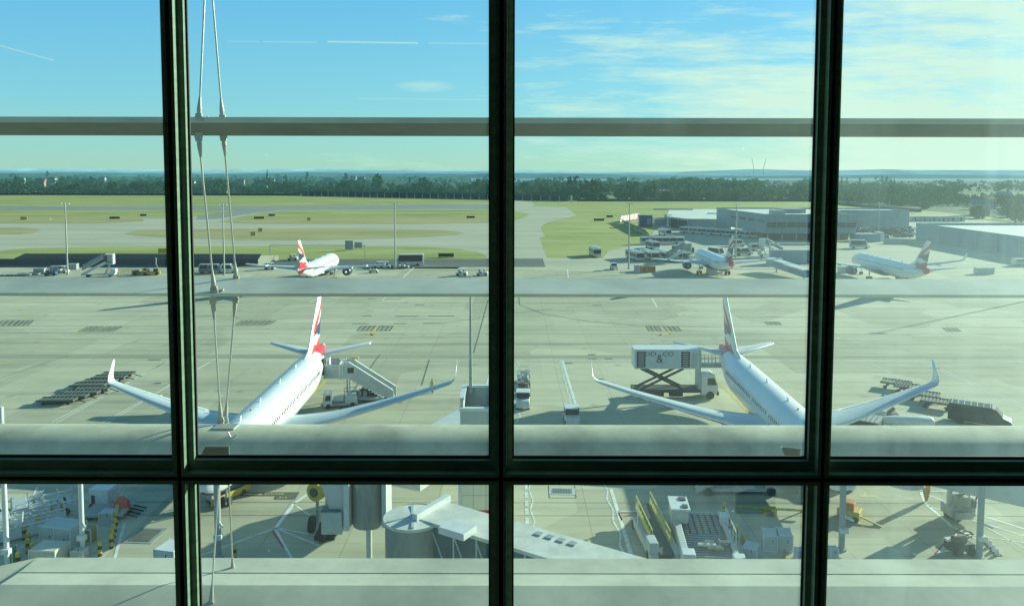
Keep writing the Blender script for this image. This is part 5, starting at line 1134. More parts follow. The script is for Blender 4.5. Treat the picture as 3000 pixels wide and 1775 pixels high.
MB().tube((x-.2, y+1.6, .3), (x-.2, y+1.6, 4.5), .2).build('lift_leg', m_cyl, A)
x, y = W(950, 1560); A2 = thing('warning_drum', 'yellow and black round hose drum left of the bridge cab', 'hose drum', (x-.9, y+1.6, 0)); MB().tube((-.15, -.35, 2.6), (.15, .35, 2.6), .72, n=24).build('drum', v_yel, A2); MB().tube((-.2, -.45, 2.6), (.2, .45, 2.6), .35, n=16).build('hub', m_dark, A2); MB().box(-.1, .1, -.1, .1, 0, 2.6).build('stand', v_grey, A2)
MB().bar((-8.2, 56.8, 4.8), (-2.5, 69, 4.8), 3.0, 2.7).build('hidden_tunnel', m_br, A)  # mostly hidden tunnel, added for the shadow it casts on the apron
# stair tower
A = thing('stair_tower', 'pale open topped stair tower with a red stripe, left of the centre mullion', 'stair tower', (-3.3, 50.0, 0))
tw = P('tower_cream', (.88, .80, .60), .7, var=.06, scale=.5); tg = P('tower_grey', (.50, .53, .49), .7, var=.08, scale=.5)
MB().box(0, 3.3, 0, .18, 0, 9.6).box(0, .18, .18, 3.3, 0, 9.6).box(3.12, 3.3, .18, 3.3, 0, 9.6).box(.18, 3.12, 3.12, 3.3, 0, 9.6).build('wall', tw, A)
MB().box(-.1, 3.4, -.1, .12, 9.6, 11.55).box(-.1, .1, .12, 3.4, 9.6, 12.2).box(3.2, 3.4, .12, 3.4, 9.6, 12.2).box(.1, 3.2, 3.2, 3.4, 9.6, 12.2).build('parapet', tg, A)
MB().box(-.16, 3.46, -.16, .2, 11.55, 11.75).box(-.16, .16, .2, 3.46, 12.2, 12.35).box(3.14, 3.46, .2, 3.46, 12.2, 12.35).box(.16, 3.14, 3.14, 3.46, 12.2, 12.35).build('coping', v_white, A)
MB().box(.1, 3.2, .12, 3.2, 10.6, 10.75).build('inner_deck', v_grey, A); MB().box(2.5, 2.9, -.13, -.1, 10.9, 11.15).build('vent', m_dark, A)
mb = MB()
for xx in (.75, 1.6, 2.45): mb.box(xx-.012, xx+.012, -.012, 0, 0, 9.6)
for zz in (2.2, 4.0, 5.8, 7.6): mb.box(0, 3.3, -.012, 0, zz-.012, zz+.012)
mb.build('panel_joint', v_grey, A); MB().box(-.02, 3.32, -.03, -.013, 4.45, 4.8).build('red_stripe', m_lred, A); MB().box(-.25, -.02, -.02, .2, 0, 9.6).build('corner_pipe', v_white, A)
# ------------------------------------------------------------------ lower third bay
def belt_loader(label, loc, rz):
    A = thing('belt_loader', label, 'belt loader', loc, rz, 'belt loaders')
    MB().box(-3.6, 3.4, -1.1, -.55, .3, .95).box(-3.6, 2.5, .55, 1.1, .3, .9).build('body', v_lgrey, A, bevel=.06)
    MB().add([(-3.7, -.45, 1.0), (3.8, -.45, 1.35), (3.8, .45, 1.35), (-3.7, .45, 1.0), (-3.7, -.45, .8), (3.8, -.45, 1.15), (3.8, .45, 1.15), (-3.7, .45, .8)], [(0, 1, 2, 3), (4, 7, 6, 5), (0, 4, 5, 1), (1, 5, 6, 2), (2, 6, 7, 3), (3, 7, 4, 0)]).build('belt', P('belt_rubber', (.05, .075, .07), .7), A)
    for s_, a0, a1 in ((-.62, -2.2, 3.9), (.62, -2.0, 3.3)):
        mb = MB(); N = 9
        for k in range(N):
            x = a0+(a1-a0)*k/(N-1); mb.bar((x, s_, 1.1+.05*x), (x, s_, 2.0+.05*x), .05, .05)
        for zz in (1.45, 2.0): mb.bar((a0, s_, zz+.05*a0), (a1, s_, zz+.05*a1), .07, .07)
        mb.bar((a0, s_, 1.2), (a1, s_, 1.3), .1, .3); mb.build('guard_rail', P('rail_yellow', (.62, .56, .14), .5), A)
    MB().box(-3.5, -2.2, .55, 1.2, .9, 1.7).build('control_box', v_lgrey, A, bevel=.04); MB().tube((1.0, 1.0, .9), (1.0, 1.0, 2.8), .04).build('beacon_mast', v_white, A)
    wheels(A, [(-2.5, -1.0), (2.3, -1.0), (-2.5, 1.0), (2.3, 1.0)], .36, .22); return A
p, q = W(1940, 1615, .9), W(1880, 1500, .9); belt_loader('grey belt loader with yellow side rails, lower third bay', ((p[0]+q[0])/2+.2, (p[1]+q[1])/2, 0), math.atan2(q[1]-p[1], q[0]-p[0]))
p, q = W(2085, 1640, .9), W(2040, 1505, .9)
A = thing('cargo_loader', 'white cargo high loader with roller deck, right of the belt loader', 'cargo loader', ((p[0]+q[0])/2, (p[1]+q[1])/2, 0), math.atan2(q[1]-p[1], q[0]-p[0]))
MB().box(-4.6, 4.0, 1.55, 2.05, .4, 1.5).build('side_beam', v_lgrey, A, bevel=.05); MB().box(-4.6, 3.6, -1.9, -1.6, .4, 1.25).build('side_beam', v_lgrey, A, bevel=.05)
MB().box(-4.4, 3.6, -1.6, 1.55, .6, .9).build('deck', m_dark, A)
for k in range(22):
    x = -4.1+k*.35; mb = MB()
    if k < 12:
        mb.box(x, x+.16, -1.45, 1.4, .92, 1.02)
    else:
        for j in range(6): mb.box(x, x+.2, -1.4+j*.48, -1.1+j*.48, .92, 1.02)
    mb.build('roller', v_roll, A, split=True)
MB().box(.9, 2.9, 1.0, 2.2, 1.3, 2.3).build('cab', v_lgrey, A, bevel=.05); MB().box(.7, 3.1, .85, 2.3, 2.35, 2.47).build('cab_roof', v_white, A, bevel=.03); MB().box(1.0, 1.5, 1.0, 1.4, 2.48, 2.55).box(2.3, 2.8, 1.0, 1.5, 2.48, 2.55).build('roof_hatch', m_dark, A)
MB().box(-4.6, -3.6, 1.2, 2.1, .9, 1.7).box(-4.6, -3.8, -2.1, -1.3, .9, 1.6).box(1.6, 2.4, -2.1, -1.5, .9, 1.7).build('motor_box', v_white, A, bevel=.05)
mb = MB()
for k in range(5): mb.box(-2+k*1.0, -1.95+k*1.0, -1.95, -1.9, 1.2, 2.2)
mb.box(-2, 2, -1.96, -1.9, 2.15, 2.2).build('guard_rail', v_white, A); wheels(A, [(-3.2, -1.7), (2.8, -1.7), (-3.2, 1.8), (2.8, 1.8)], .45, .3)
r2 = random.Random(2); A = thing('sandbag_heap', 'pile of cream sacks on the near end of the cargo loader', 'sacks', gp(2092, 1645), 0); 
for k in range(14): x_, y_, z_ = r2.uniform(-.9, .9), r2.uniform(-.5, .6), 1.0+.16*(k//5); MB().box(x_-.32, x_+.32, y_-.18, y_+.18, z_, z_+.16, rz=r2.uniform(-.3, .3)).build('sack', v_cream, A, bevel=.07)
uld('left one of the pale blue boxes left of the right mullion, lower bay', gp(2253, 1607), R(-10), v_lgrey, .95, 1.3, 1.3); uld('right one of the pale blue boxes left of the right mullion, lower bay', gp(2297, 1606), R(-10), v_lgrey, .95, 1.3, 1.3)
uld('white topped generator box between loader and pale boxes', gp(2200, 1636), R(-30), v_lgrey, 1.0, 1.2, 1.0, 'plant boxes'); uld('white cabinet just left of the right mullion foot', gp(2340, 1650), R(0), v_lgrey, .5, .5, 1.1, 'plant boxes'); uld('white cabinet just right of the right mullion foot', gp(2440, 1646), R(0), v_lgrey, .5, .5, 1.1, 'plant boxes')
A = thing('tow_bar', 'long yellow aircraft tow bar lying above the pale boxes', 'tow bar', gp(2240, 1508), R(-8)); MB().tube((-2.2, 0, .55), (3.2, 0, .55), .1).tube((-2.2, 0, .55), (-1.4, .5, .3), .06).build('bar', v_yel, A); MB().box(-.1, .9, -.25, .35, .1, .6).build('axle_frame', v_yel, A); wheels(A, [(.4, -.35), (.4, .4)], .25, .14)
A = thing('hydrant_reel', 'small yellow coiled hose unit near the generator box', 'hose unit', gp(2178, 1592)); MB().tube((-.1, 0, .4), (.1, 0, .4), .3, n=16).build('coil', v_yel, A); MB().box(-.2, .2, -.2, .2, 0, .3).build('base', v_grey, A)
A = thing('fire_point', 'small orange and yellow extinguisher point at the right mullion', 'fire point', gp(2298, 1634)); MB().tube((0, 0, 0), (0, 0, .6), .12).build('bottle', v_orange, A); MB().box(-.25, .25, -.2, .2, 0, .08).build('base', v_yel, A)
# ------------------------------------------------------------------ lower right bay
A = thing('yellow_hoist', 'yellow machine with orange frame right of the right mullion', 'hoist', gp(2492, 1520), R(-35)); A.scale = (.72, .72, .72); MB().box(-1.3, 1.0, -.8, .8, .3, 1.2).build('body', v_yel, A, bevel=.05); MB().box(-.8, .4, -.6, .6, 1.2, 2.0).build('frame', v_orange, A, bevel=.03); MB().bar((.8, 0, .6), (3.2, -.4, .15), .2, .15).build('tow_bar', v_yel, A); wheels(A, [(-.8, -.8), (.6, -.8), (-.8, .8), (.6, .8)], .35, .2)
A = thing('bridge_drive_unit', 'grey bridge drive unit with motor boxes over two wheels, lower right bay', 'drive unit', gp(2805, 1522), R(5))
MB().box(-1.0, 1.0, -.7, .7, .5, 1.3).box(-.8, .7, -.9, -.7, .4, 1.0).build('bogie', v_grey, A, bevel=.05); MB().box(-.7, .6, -1.1, .5, 2.6, 3.6).build('motor_box', v_lgrey, A, bevel=.05); MB().box(-.9, .2, -1.2, -.4, 1.5, 2.3).build('motor_box', m_cyl, A, bevel=.05); MB().box(-.2, .9, -.9, .1, 1.3, 1.9).build('motor_box', m_dark, A, bevel=.05)
for x_ in (-.75, .75): MB().tube((x_, 0, 1.2), (x_, 0, 6.5), .2).build('lift_leg', v_lgrey, A)
MB().wheel(-.5, .4, .4, .4, .35).wheel(.5, .4, .4, .4, .35).build('wheel', m_tyre, A, split=True); MB().loft([[(1.1+.5*math.sin(t_*3), -.3, 5.5-4*t_+.08*math.sin(a)) if 0 else (1.1+.5*math.sin(t_*3)+.07*math.cos(a), -.3+.07*math.sin(a), 5.5-4*t_) for a in np.linspace(0, 6.28, 7)[:-1]] for t_ in np.linspace(0, 1, 9)]).build('hose', v_black, A)
A = thing('air_bridge', 'white sided air bridge end at the right edge of the lower right bay', 'air bridge', (0, 0, 0), 0, 'air bridges')
a, b = Vector((31.6, 57.4, 5.5)), Vector((49, 43.5, 5.5)); MB().bar(a, b, 2.8, 2.9).build('tunnel', m_br, A); MB().bar(a+Vector((0, 0, 1.55)), b+Vector((0, 0, 1.55)), 3.1, .15).build('tunnel_roof', m_rf, A)
dd = (b-a).normalized(); nn_ = Vector((dd.y, -dd.x, 0))
for k in range(6): q = a+dd*(1.2+k*2.4)+nn_*-1.0; 
for k in range(5):
    q = a+dd*(1.5+k*2.5)
    for s_ in (-1.42, 1.42): w0 = q+nn_*s_; MB().bar(w0, w0+dd*.8, .06, .5).build('window', m_glass, A)
cylz('aircraft_cab', 30.6, 58.6, 1.5, 3.2, 6.8, m_br, A); cylz('rotunda', 40, 48.7, 1.9, 3.6, 7.2, m_cyl, A); cylz('support_column', 40, 48.7, .45, 0, 3.6, v_lgrey, A)
MB().bar((30.6, 58.6, 5), (28.8, 59.6, 5), 2.2, 2.2).build('cab_hood', m_dark, A)
A = thing('hose_cart', 'dark wheeled hose cart inside the red bordered triangle', 'hose cart', gp(2810, 1618), R(10)); MB().box(-.9, .9, -.5, .5, .3, .8).build('body', m_dark, A, bevel=.05); MB().wheel(-.5, -.5, .35, .35, .3).wheel(.5, -.5, .35, .35, .3).build('wheel', m_tyre, A, split=True); MB().tube((-.5, 0, 1.0), (.4, 0, 1.0), .3).build('reel', v_rust, A)
A = thing('rusty_reel', 'rusty red hose tangle above the dark hose cart', 'hose reel', gp(2825, 1588), R(20))
for k in range(5): MB().loft([[(.5*math.cos(t_+k)+.04*math.cos(a), .35*math.sin(t_+k*.7), .3+.12*k+.15*math.sin(2*t_)+.04*math.sin(a)) for a in (0, 2, 4)] for t_ in np.linspace(0, 5.2, 14)]).build('hose_loop', v_rust, A)
A = thing('electric_box', 'small white box in the red bordered triangle', 'cabinet', gp(2785, 1594)); MB().box(-.4, .4, -.3, .3, 0, .45).build('body', v_white, A, bevel=.03); MB().box(-.2, .2, -.33, -.3, .1, .3).build('panel', v_grey, A)
for i, (px, py) in enumerate([(2890, 1590), (2901, 1602), (2912, 1615), (2921, 1626)]):
    A = thing('white_cone_stack', ['farthest white marker lump on the diagonal lane line', 'second white marker lump on the diagonal lane line', 'third white marker lump on the diagonal lane line', 'nearest white marker lump on the diagonal lane line'][i], 'marker', gp(px, py), .5*i, 'white marker lumps'); MB().tube((0, 0, 0), (0, 0, .5), .22, .08).build('cone', v_white, A); MB().box(-.28, .28, -.28, .28, 0, .06).build('base', v_white, A)
A = thing('hanging_lamp_housing', 'ochre hanging hook block over the lead-in lines, lower right bay', 'hook block', gp(2713, 1470)); MB().loft([[(r_*math.cos(a), r_*math.sin(a), z) for a in np.linspace(0, 6.28, 11)[:-1]] for r_, z in ((.05, .0), (.2, .5), (.3, 1.0), (.26, 2.2), (.1, 2.5))]).build('body', P('ochre', (.42, .27, .05), .6), A)
# ------------------------------------------------------------------ painted lines and pits (part of the ground)
class Lines:
    def __init__(s): s.mb = MB()
    def ln(s, pts, w_=.15, z=.075, world=False, dash=None):
        q = [Vector((*(p if world else W(*p)), z)) for p in pts]
        for a, b in zip(q, q[1:]):
            d = (b-a); L_ = d.length; d.normalize(); n_ = Vector((-d.y, d.x, 0))*w_/2
            t0 = 0
            while t0 < L_:
                t1 = min(L_, t0+(dash[0] if dash else L_)); u, v = a+d*(t0 if dash or t0 else -w_*.2), a+d*(t1+(0 if dash else w_*.2))
                s.mb.add([u-n_, v-n_, v+n_, u+n_], [(0, 1, 2, 3)]); t0 = t1+(dash[1] if dash else 1)
        return s
    def build(s, name, m_): o = s.mb.build(name, m_, fix=False); o['kind'] = 'structure'; return o
def zig(p, q, amp, n):
    a, b = Vector(W(*p)), Vector(W(*q)); d = b-a; nr = Vector((-d.y, d.x)).normalized()
    return [tuple(a+d*k/n+nr*(amp if k % 2 else 0)) for k in range(n+1)]
Lw = Lines()
sheet('worn_band', [(-400, 1038), (3600, 1045), (3600, 1053), (-400, 1050)], .066, ground_mat('worn_concrete', [(.3, (.25, .25, .18)), (.5, (.34, .33, .24)), (.7, (.42, .40, .29))], (.05, .2, .1)))
Lw.ln([(-400, 1056), (1200, 1056), (1520, 1056), (3600, 1064)], .16)
for a, b in [((152, 1238), (490, 1060)), ((165, 1240), (485, 1062)), ((300, 1240), (620, 1060)), ((315, 1240), (612, 1062)), ((2550, 1064), (2830, 1215)), ((2700, 1064), (3060, 1225)), ((2712, 1064), (3060, 1215)), ((2560, 1108), (2700, 1110)), ((2560, 1108), (2760, 1198)), ((2760, 1198), (2840, 1198))]: Lw.ln([a, b], .13)
Lw.ln([(1648, 1058), (1690, 1200)], .34); Lw.ln([(1500+a/2.968, 850+b/2.968) for a, b in ((430, 615), (412, 635), (440, 660), (430, 690), (457, 730), (443, 760), (472, 800), (460, 830), (487, 860), (475, 890), (507, 930), (495, 965), (522, 1000), (527, 1030))], .16); Lw.ln(zig((1512, 1058), (1512, 1240), .5, 12), .16, world=True); Lw.ln([(1432, 1100), (1420, 1160)], .25)
Lw.ln([(1790, 1435), (1852, 1636)], .3); Lw.ln([(1500+a/3.124, 1300+b/3.124) for a, b in ((845, 385), (875, 430), (868, 515), (925, 610), (925, 710), (992, 830), (988, 940), (1052, 1050))], .14); Lw.ln([(1541, 1422), (1545, 1566)], .28, dash=(1.1, .5)); Lw.ln([(1500+a/3.124, 1300+b/3.124) for a, b in ((168, 360), (155, 430), (193, 520), (168, 610), (208, 720), (175, 825), (197, 885))], .14)
Lw.ln([(1812, 1500), (2085, 1502), (2180, 1636)], .12); Lw.ln([(1990, 1640), (1955, 1560)], .12)
Lw.ln([(925, 1434), (862, 1476), (806, 1550)], .32); Lw.ln([(806, 1550), (742, 1572), (560, 1640)], .16); Lw.ln([(862, 1480), (935, 1530)], .14); Lw.ln([(806, 1550), (855, 1638)], .2); Lw.ln([(812, 1548), (940, 1573)], .14); Lw.ln([(812, 1550), (935, 1600)], .14)
Lw.ln([(2692, 1425), (2712, 1478), (2790, 1545), (2850, 1572)], .28); Lw.ln([(2692, 1440), (2870, 1440)], .16); Lw.ln([(2715, 1450), (2870, 1510), (3060, 1570)], .2); Lw.ln([(2720, 1485), (3060, 1590)], .14); Lw.ln([(2790, 1560), (3060, 1600)], .12); Lw.ln([(2870, 1535), (3060, 1640)], .12)
Lw.ln([(2808, 1560), (2742, 1626)], .2); Lw.ln([(2808, 1560), (2860, 1580)], .14)
Lw.ln([(30, 1552), (60, 1530), (130, 1435)], .14); Lw.ln([(60, 1520), (110, 1428)], .14); Lw.ln([(335, 1640), (365, 1535)], .22); Lw.ln([(40, 1625), (180, 1515), (225, 1500)], .12)
Lw.ln([(905, 888), (935, 872)], .2); Lw.ln([(1120, 882), (1140, 858)], .2); Lw.ln([(-200, 915), (60, 870)], .25); Lw.ln([(1180, 815), (1212, 785)], .35); Lw.ln([(1665, 815), (1662, 790)], .3); Lw.ln([(1910, 875), (1925, 900)], .3)
Lw.build('white_markings', m_line)
Ly = Lines()
Ly.ln([(955, 1115), (880, 1190), (760, 1330)], .42); Ly.ln([(2080, 1095), (2190, 1205), (2300, 1320)], .32); Ly.ln([(-60, 1082), (35, 1058)], .3)
Ly.ln([(700, 1449), (765, 1449)], .3); Ly.ln([(2320, 1454), (2350, 1454)], .3); Ly.ln([(2520, 1455), (2565, 1455)], .3); Ly.ln([(2492, 1510), (2530, 1545)], .25)
for (ax_, ay) in ((1105, 975), (1950, 975)):
    s_ = 1 if ax_ < 1500 else -1; Ly.ln([(ax_-18*s_, 981), (ax_+5*s_-30*(s_ < 0)*0, 955)], .5)
    Ly.ln([(ax_-42+10, 976), (ax_-16, 983), (ax_+2+10, 977)], .7)
for (ax_, ay) in ((95, 933), (245, 980), (790, 933), (2265, 935)): Ly.ln([(ax_-30, ay-3), (ax_+6, ay-1)], .5)
Ly.build('yellow_markings', m_yel)
Lr = Lines(); Lr.ln([(1812, 1504), (1865, 1504)], .14); Lr.ln([(1812, 1504), (1822, 1525)], .14); Lr.ln([(2803, 1558), (2738, 1624)], .14); Lr.ln([(798, 1556), (830, 1604)], .14); Lr.build('red_markings', m_red)
Ld = Lines()
def grid(x0, x1, y0, y1, sk, nx, ny):
    for k in range(nx+1): f_ = k/nx; Ld.ln([(x0+(x1-x0)*f_+sk, y0), (x0+(x1-x0)*f_, y1)], .18, .08)
    for k in range(ny+1): f_ = k/ny; Ld.ln([(x0+sk*(1-f_), y0+(y1-y0)*f_), (x1+sk*(1-f_), y0+(y1-y0)*f_)], .28, .08)
for (x0, x1, y0, y1, sk) in ((-10, 40, 940, 955, 18), (40, 80, 940, 955, 18), (230, 275, 958, 972, 28), (285, 330, 958, 972, 28), (690, 735, 940, 952, 20), (742, 790, 940, 952, 20), (1046, 1088, 956, 970, 12), (1102, 1142, 956, 970, 10), (1902, 1938, 957, 970, -10), (1955, 1996, 957, 970, -12), (2250, 2290, 944, 952, -10), (2775, 2815, 962, 972, -14)): grid(x0, x1, y0, y1, sk, 3, 4)
for (x0, x1, y) in ((1033, 1078, 949), (1155, 1190, 949), (1240, 1292, 948), (1160, 1224, 927), (1256, 1329, 927), (1063, 1088, 927), (1080, 1100, 876), (1183, 1195, 887), (1218, 1242, 894), (1738, 1760, 895), (1725, 1743, 1040), (1727, 1746, 1052), (1775, 1792, 1052), (1657, 1674, 1065), (1745, 1766, 1112), (436, 470, 1055), (456, 470, 1124), (2730, 2752, 1080)): Ld.ln([(x0, y), (x1, y)], .5, .08)
Ld.ln([(1520, 872), (1522, 893), (1590, 920), (1720, 942), (1870, 955), (2100, 958)], .18, .08); Ld.ln([(1290, 949), (1430, 928), (1620, 905)], .15, .08); Ld.ln([(1430, 880), (1388, 1035)], .15, .08)
Ld.ln([(1113, 1040), (1080, 1085), (900, 1330)], .14, .08); Ld.ln([(200, 1043), (-100, 1140)], .14, .08); Ld.ln([(1258, 1055), (1235, 1130)], .14, .08); Ld.ln([(1607, 1424), (1610, 1460), (1688, 1460), (1684, 1424)], .06, .08)
for yy_ in (886, 926, 955, 976, 1006): Ld.ln([(-600, yy_), (3700, yy_+5)], .10, .079)
for yy_ in (1472, 1510): Ld.ln([(-200, yy_), (3300, yy_+4)], .05, .079)
Ld.build('joint_and_pit_marks', m_dk)
for px, py, w_, l_, lab in [(1647, 1440, 1.65, .9, 'dark rectangular grating in the concrete, lower third bay'), (427, 1570, 1.6, 1.9, 'dark hatch plate in the shade, lower left bay')]:
    A = thing('drain_grating', lab, 'grating', gp(px, py), R(-4)); MB().box(-w_/2-.3, w_/2+.3, -l_/2-.3, l_/2+.3, .06, .085).build('surround', v_lgrey if px > 1000 else m_cyl, A); MB().box(-w_/2, w_/2, -l_/2, l_/2, .085, .10).build('grate', m_dk, A)
    mb = MB()
    for k in range(12): mb.box(-w_/2+k*w_/12, -w_/2+k*w_/12+.05, -l_/2, l_/2, .10, .12)
    mb.build('slat', v_grey if px > 1000 else m_dk, A)
sheet('black_panel', [(705, 1443), (878, 1443), (864, 1465), (800, 1465), (806, 1455), (703, 1455)], .07, m_dk)
def gtext(name, s, px, py, size, m_, rz=0):
    x, y = W(px, py); o = text(name, s, size, (x, y, .085), (0, 0, rz), m_, None, .001); o['kind'] = 'structure'
gtext('stand_lettering', '321/320', 802, 1449, .52, m_yel); gtext('stand_lettering', '319', 828, 1460, .5, m_yel)
gtext('stand_lettering', '321/320', 2610, 1454, .5, m_line); gtext('stand_lettering', '319', 2662, 1464, .5, m_line); 
# ------------------------------------------------------------------ facade louvres and rods
m_alu = P('louvre_aluminium', (.56, .56, .46), .45, var=.22, scale=.5, spec=.5); m_alu2 = P('louvre_dirty', (.58, .57, .44), .55, var=.30, scale=.8)
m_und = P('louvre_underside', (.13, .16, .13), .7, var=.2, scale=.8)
def Zat(py, D): return AT(1500, py, D).z
def louvre(label, prof, xa, xb, m_, n=1, smooth=False, under=()):
    A = thing('facade_louvre', label, 'louvre', (0, 0, 0), 0, 'horizontal louvres outside the window')
    mb = MB(); k = len(prof)
    vs = [(xa, y, z) for y, z in prof]+[(xb, y, z) for y, z in prof]
    mb.add(vs, [(i, (i+1) % k, k+(i+1) % k, k+i) for i in range(k)], 0, smooth); mb.add(vs, [tuple(range(k)), tuple(range(k, 2*k))])
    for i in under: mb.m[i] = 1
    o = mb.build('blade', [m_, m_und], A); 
    for x in np.arange(xa+2.7, xb, 6.0): MB().box(x-.006, x+.006, prof[0][0]-.002, prof[1][0], prof[0][1]+.001, prof[0][1]+.004).build('joint', m_dark, A) if 0 else None
    return A
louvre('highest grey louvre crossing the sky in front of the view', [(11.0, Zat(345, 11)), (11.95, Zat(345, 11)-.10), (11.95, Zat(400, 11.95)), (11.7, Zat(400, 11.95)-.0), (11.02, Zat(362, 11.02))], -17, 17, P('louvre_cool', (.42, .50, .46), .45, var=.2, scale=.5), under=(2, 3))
louvre('second louvre crossing below the far airliners', [(11.5, Zat(861, 11.5)), (12.5, Zat(815, 12.5)), (12.55, Zat(815, 12.5)-.06), (12.0, Zat(861, 11.5)-.10), (11.52, Zat(870, 11.52))], -17, 17, m_alu)
zt = Zat(1242, 12.0)+.02; pr = []
for a in np.linspace(0, 2*math.pi, 49)[:-1]:
    pr.append((11.75+.62*math.cos(a), zt-.36+.36*math.sin(a)))
louvre('third louvre, thick and rounded, crossing just above the window transom', pr, -17, 17, m_alu2, smooth=True)
z4 = Zat(1635, 12.6)
louvre('lowest wide louvre deck filling the bottom of the view', [(12.6, z4), (12.6, z4-.25), (10.2, z4-.55), (10.2, z4-.30), (11.65, z4+.05), (12.115, z4)], -8.0, 17, m_alu)
A = thing('facade_louvre', 'narrow ridge strip running along the lowest louvre deck', 'louvre', (0, 0, 0)); MB().box(-8.0, 17, 12.10, 12.14, z4-.01, z4+.012).build('ridge', m_alu, A); MB().add([(-8.0, 12.6, z4), (-8.0, 12.6, z4-.25), (-9.2, 11.9, z4-.28), (-9.2, 11.9, z4-.02)], [(0, 1, 2, 3)]).add([(-8.0, 12.6, z4), (-9.2, 11.9, z4-.02), (-9.2, 10.2, z4-.32), (-8.0, 10.2, z4-.30)], [(0, 1, 2, 3)]).build('slanted_end', m_alu, A, fix=False)
m_rod = P('rod_steel', (.55, .55, .52), .35, metal=.6, var=.15); m_cast = P('cast_bracket', (.40, .40, .37), .5, .3)
def rod(label, a, b, ra=True, rb=True):
    A = thing('tie_rod', label, 'rod', (0, 0, 0), 0, 'steel tie rods'); d = (b-a).normalized(); L_ = (b-a).length; f0 = .28
    MB().tube(a+d*(f0 if ra else 0), b-d*(f0 if rb else 0), .014, n=10).build('bar', m_rod, A)
    for p_, s_, ok in ((a, 1, ra), (b, -1, rb)):
        if ok:
            MB().tube(p_+d*s_*.30, p_+d*s_*.12, .016, .036, n=12).tube(p_+d*s_*.12, p_, .036, .03, n=12).box(p_.x-.045, p_.x+.045, p_.y-.02, p_.y+.02, p_.z-.06, p_.z+.06).build('fork_end', m_cast, A)
            MB().tube(p_+Vector((-.055, 0, 0)), p_+Vector((.055, 0, 0)), .02, n=8).build('pin', m_rod, A)
rod('left upper rod, leaning right towards the top of the photo', AT(602, -60, 11.2), AT(583, 345, 11.12), False)
rod('right upper rod, leaning left towards the top of the photo', AT(618, -60, 11.5), AT(652, 348, 11.85), False)
rod('left rod between the first and second louvre', AT(582, 402, 11.25), AT(627, 848, 11.62)); rod('right rod between the first and second louvre', AT(655, 402, 11.85), AT(692, 818, 12.45))
rod('left rod between the second and third louvre', AT(624, 880, 11.8), AT(647, 1232, 11.95)); rod('right rod between the second and third louvre', AT(690, 876, 12.3), AT(660, 1234, 12.1))
rod('left rod below the transom, leaning left down the window', AT(645, 1350, 11.7), AT(618, 1772, 11.3)); rod('right rod below the transom, ending on the lowest louvre', AT(667, 1350, 12.1), AT(683, 1684, 12.3))
A = thing('rod_bracket', 'hooked steel bracket on the third louvre holding the rods', 'bracket', (0, 0, 0)); p_ = AT(650, 1247, 11.75)
MB().box(p_.x-.12, p_.x+.22, p_.y-.10, p_.y+.16, zt-.02, zt+.015).build('plate', m_cast, A, bevel=.008); MB().tube((p_.x+.2, p_.y-.28, zt+.02), (p_.x+.26, p_.y-.3, zt-.09), .012).tube((p_.x+.26, p_.y-.3, zt-.09), (p_.x+.34, p_.y-.3, zt+.0), .012).build('hook', m_rod, A)
for px, py, D, l_ in ((587, 352, 11.05, 'small foot plate at the left rod on the highest louvre'), (632, 856, 11.6, 'small foot plate at the left rod on the second louvre'), (688, 1688, 12.25, 'small foot plate at the right rod on the lowest louvre')):
    q = AT(px, py, D); A = thing('mounting_bracket', l_, 'bracket', (q.x, q.y, q.z)); MB().box(-.05, .06, -.07, .07, -.02, .03).build('plate', m_cast, A, bevel=.006); MB().tube((.05, 0, .02), (.12, 0, .035), .018).build('bolt', m_rod, A)
# ------------------------------------------------------------------ window frames and glass
m_fr, t, o = nt('frame_dark_green')
n = noise(t, coords(t, (6, 6, 30)), 1, 5, .6); cc = ramp(t, n, [(.3, (.14, .22, .165)), (.6, (.20, .30, .225)), (.8, (.28, .39, .30))])
sc_ = noise(t, coords(t, (90, 90, 25)), 1, 3, .5); cc = mixc(t, math_(t, 'MULTIPLY', ramp_f(t, sc_, .72, .76), .5), cc, (.40, .48, .38))
b = bsdf(t, cc, .45, 0, .4); t.links.new(b.outputs[0], o.inputs[0])
m_gap = P('gasket_black', (.006, .008, .007), .8); m_gasket = P('gasket_edge', (.015, .02, .016), .7)
m_glz, t, o = nt('tinted_dusty_glare_glass')
g = nd(t, 'ShaderNodeNewGeometry'); sp_ = nd(t, 'ShaderNodeSeparateXYZ'); t.links.new(g.outputs['Position'], sp_.inputs[0])
tr = nd(t, 'ShaderNodeBsdfTransparent'); tr.inputs[0].default_value = (.79, 1.0, .85, 1)
tl = nd(t, 'ShaderNodeBsdfTranslucent'); tl.inputs[0].default_value = (.68, 1.0, .87, 1)
n1_ = noise(t, coords(t, (1.1, 1, 1.3)), 1, 6, .6); n2_ = noise(t, coords(t, (7, 7, 1.1)), 1, 6, .65)
base_ = math_(t, 'ADD', .016, math_(t, 'MULTIPLY', ramp_f(t, sp_.outputs[0], -.5, 2.6), .045))
mid = math_(t, 'SUBTRACT', 1, math_(t, 'MULTIPLY', math_(t, 'ABSOLUTE', math_(t, 'SUBTRACT', sp_.outputs[2], 26.82)), 1.5), clamp=True)
glare_r = math_(t, 'MULTIPLY', math_(t, 'MULTIPLY', mid, ramp_f(t, sp_.outputs[0], .6, 2.0)), .085)  # dust veil thickened at the right, imitating whitish glare
mp_ = nd(t, 'ShaderNodeMapping'); mp_.inputs['Rotation'].default_value = (0, R(17), 0); mp_.inputs['Scale'].default_value = (7, 1, .5); t.links.new(g.outputs['Position'], mp_.inputs[0])
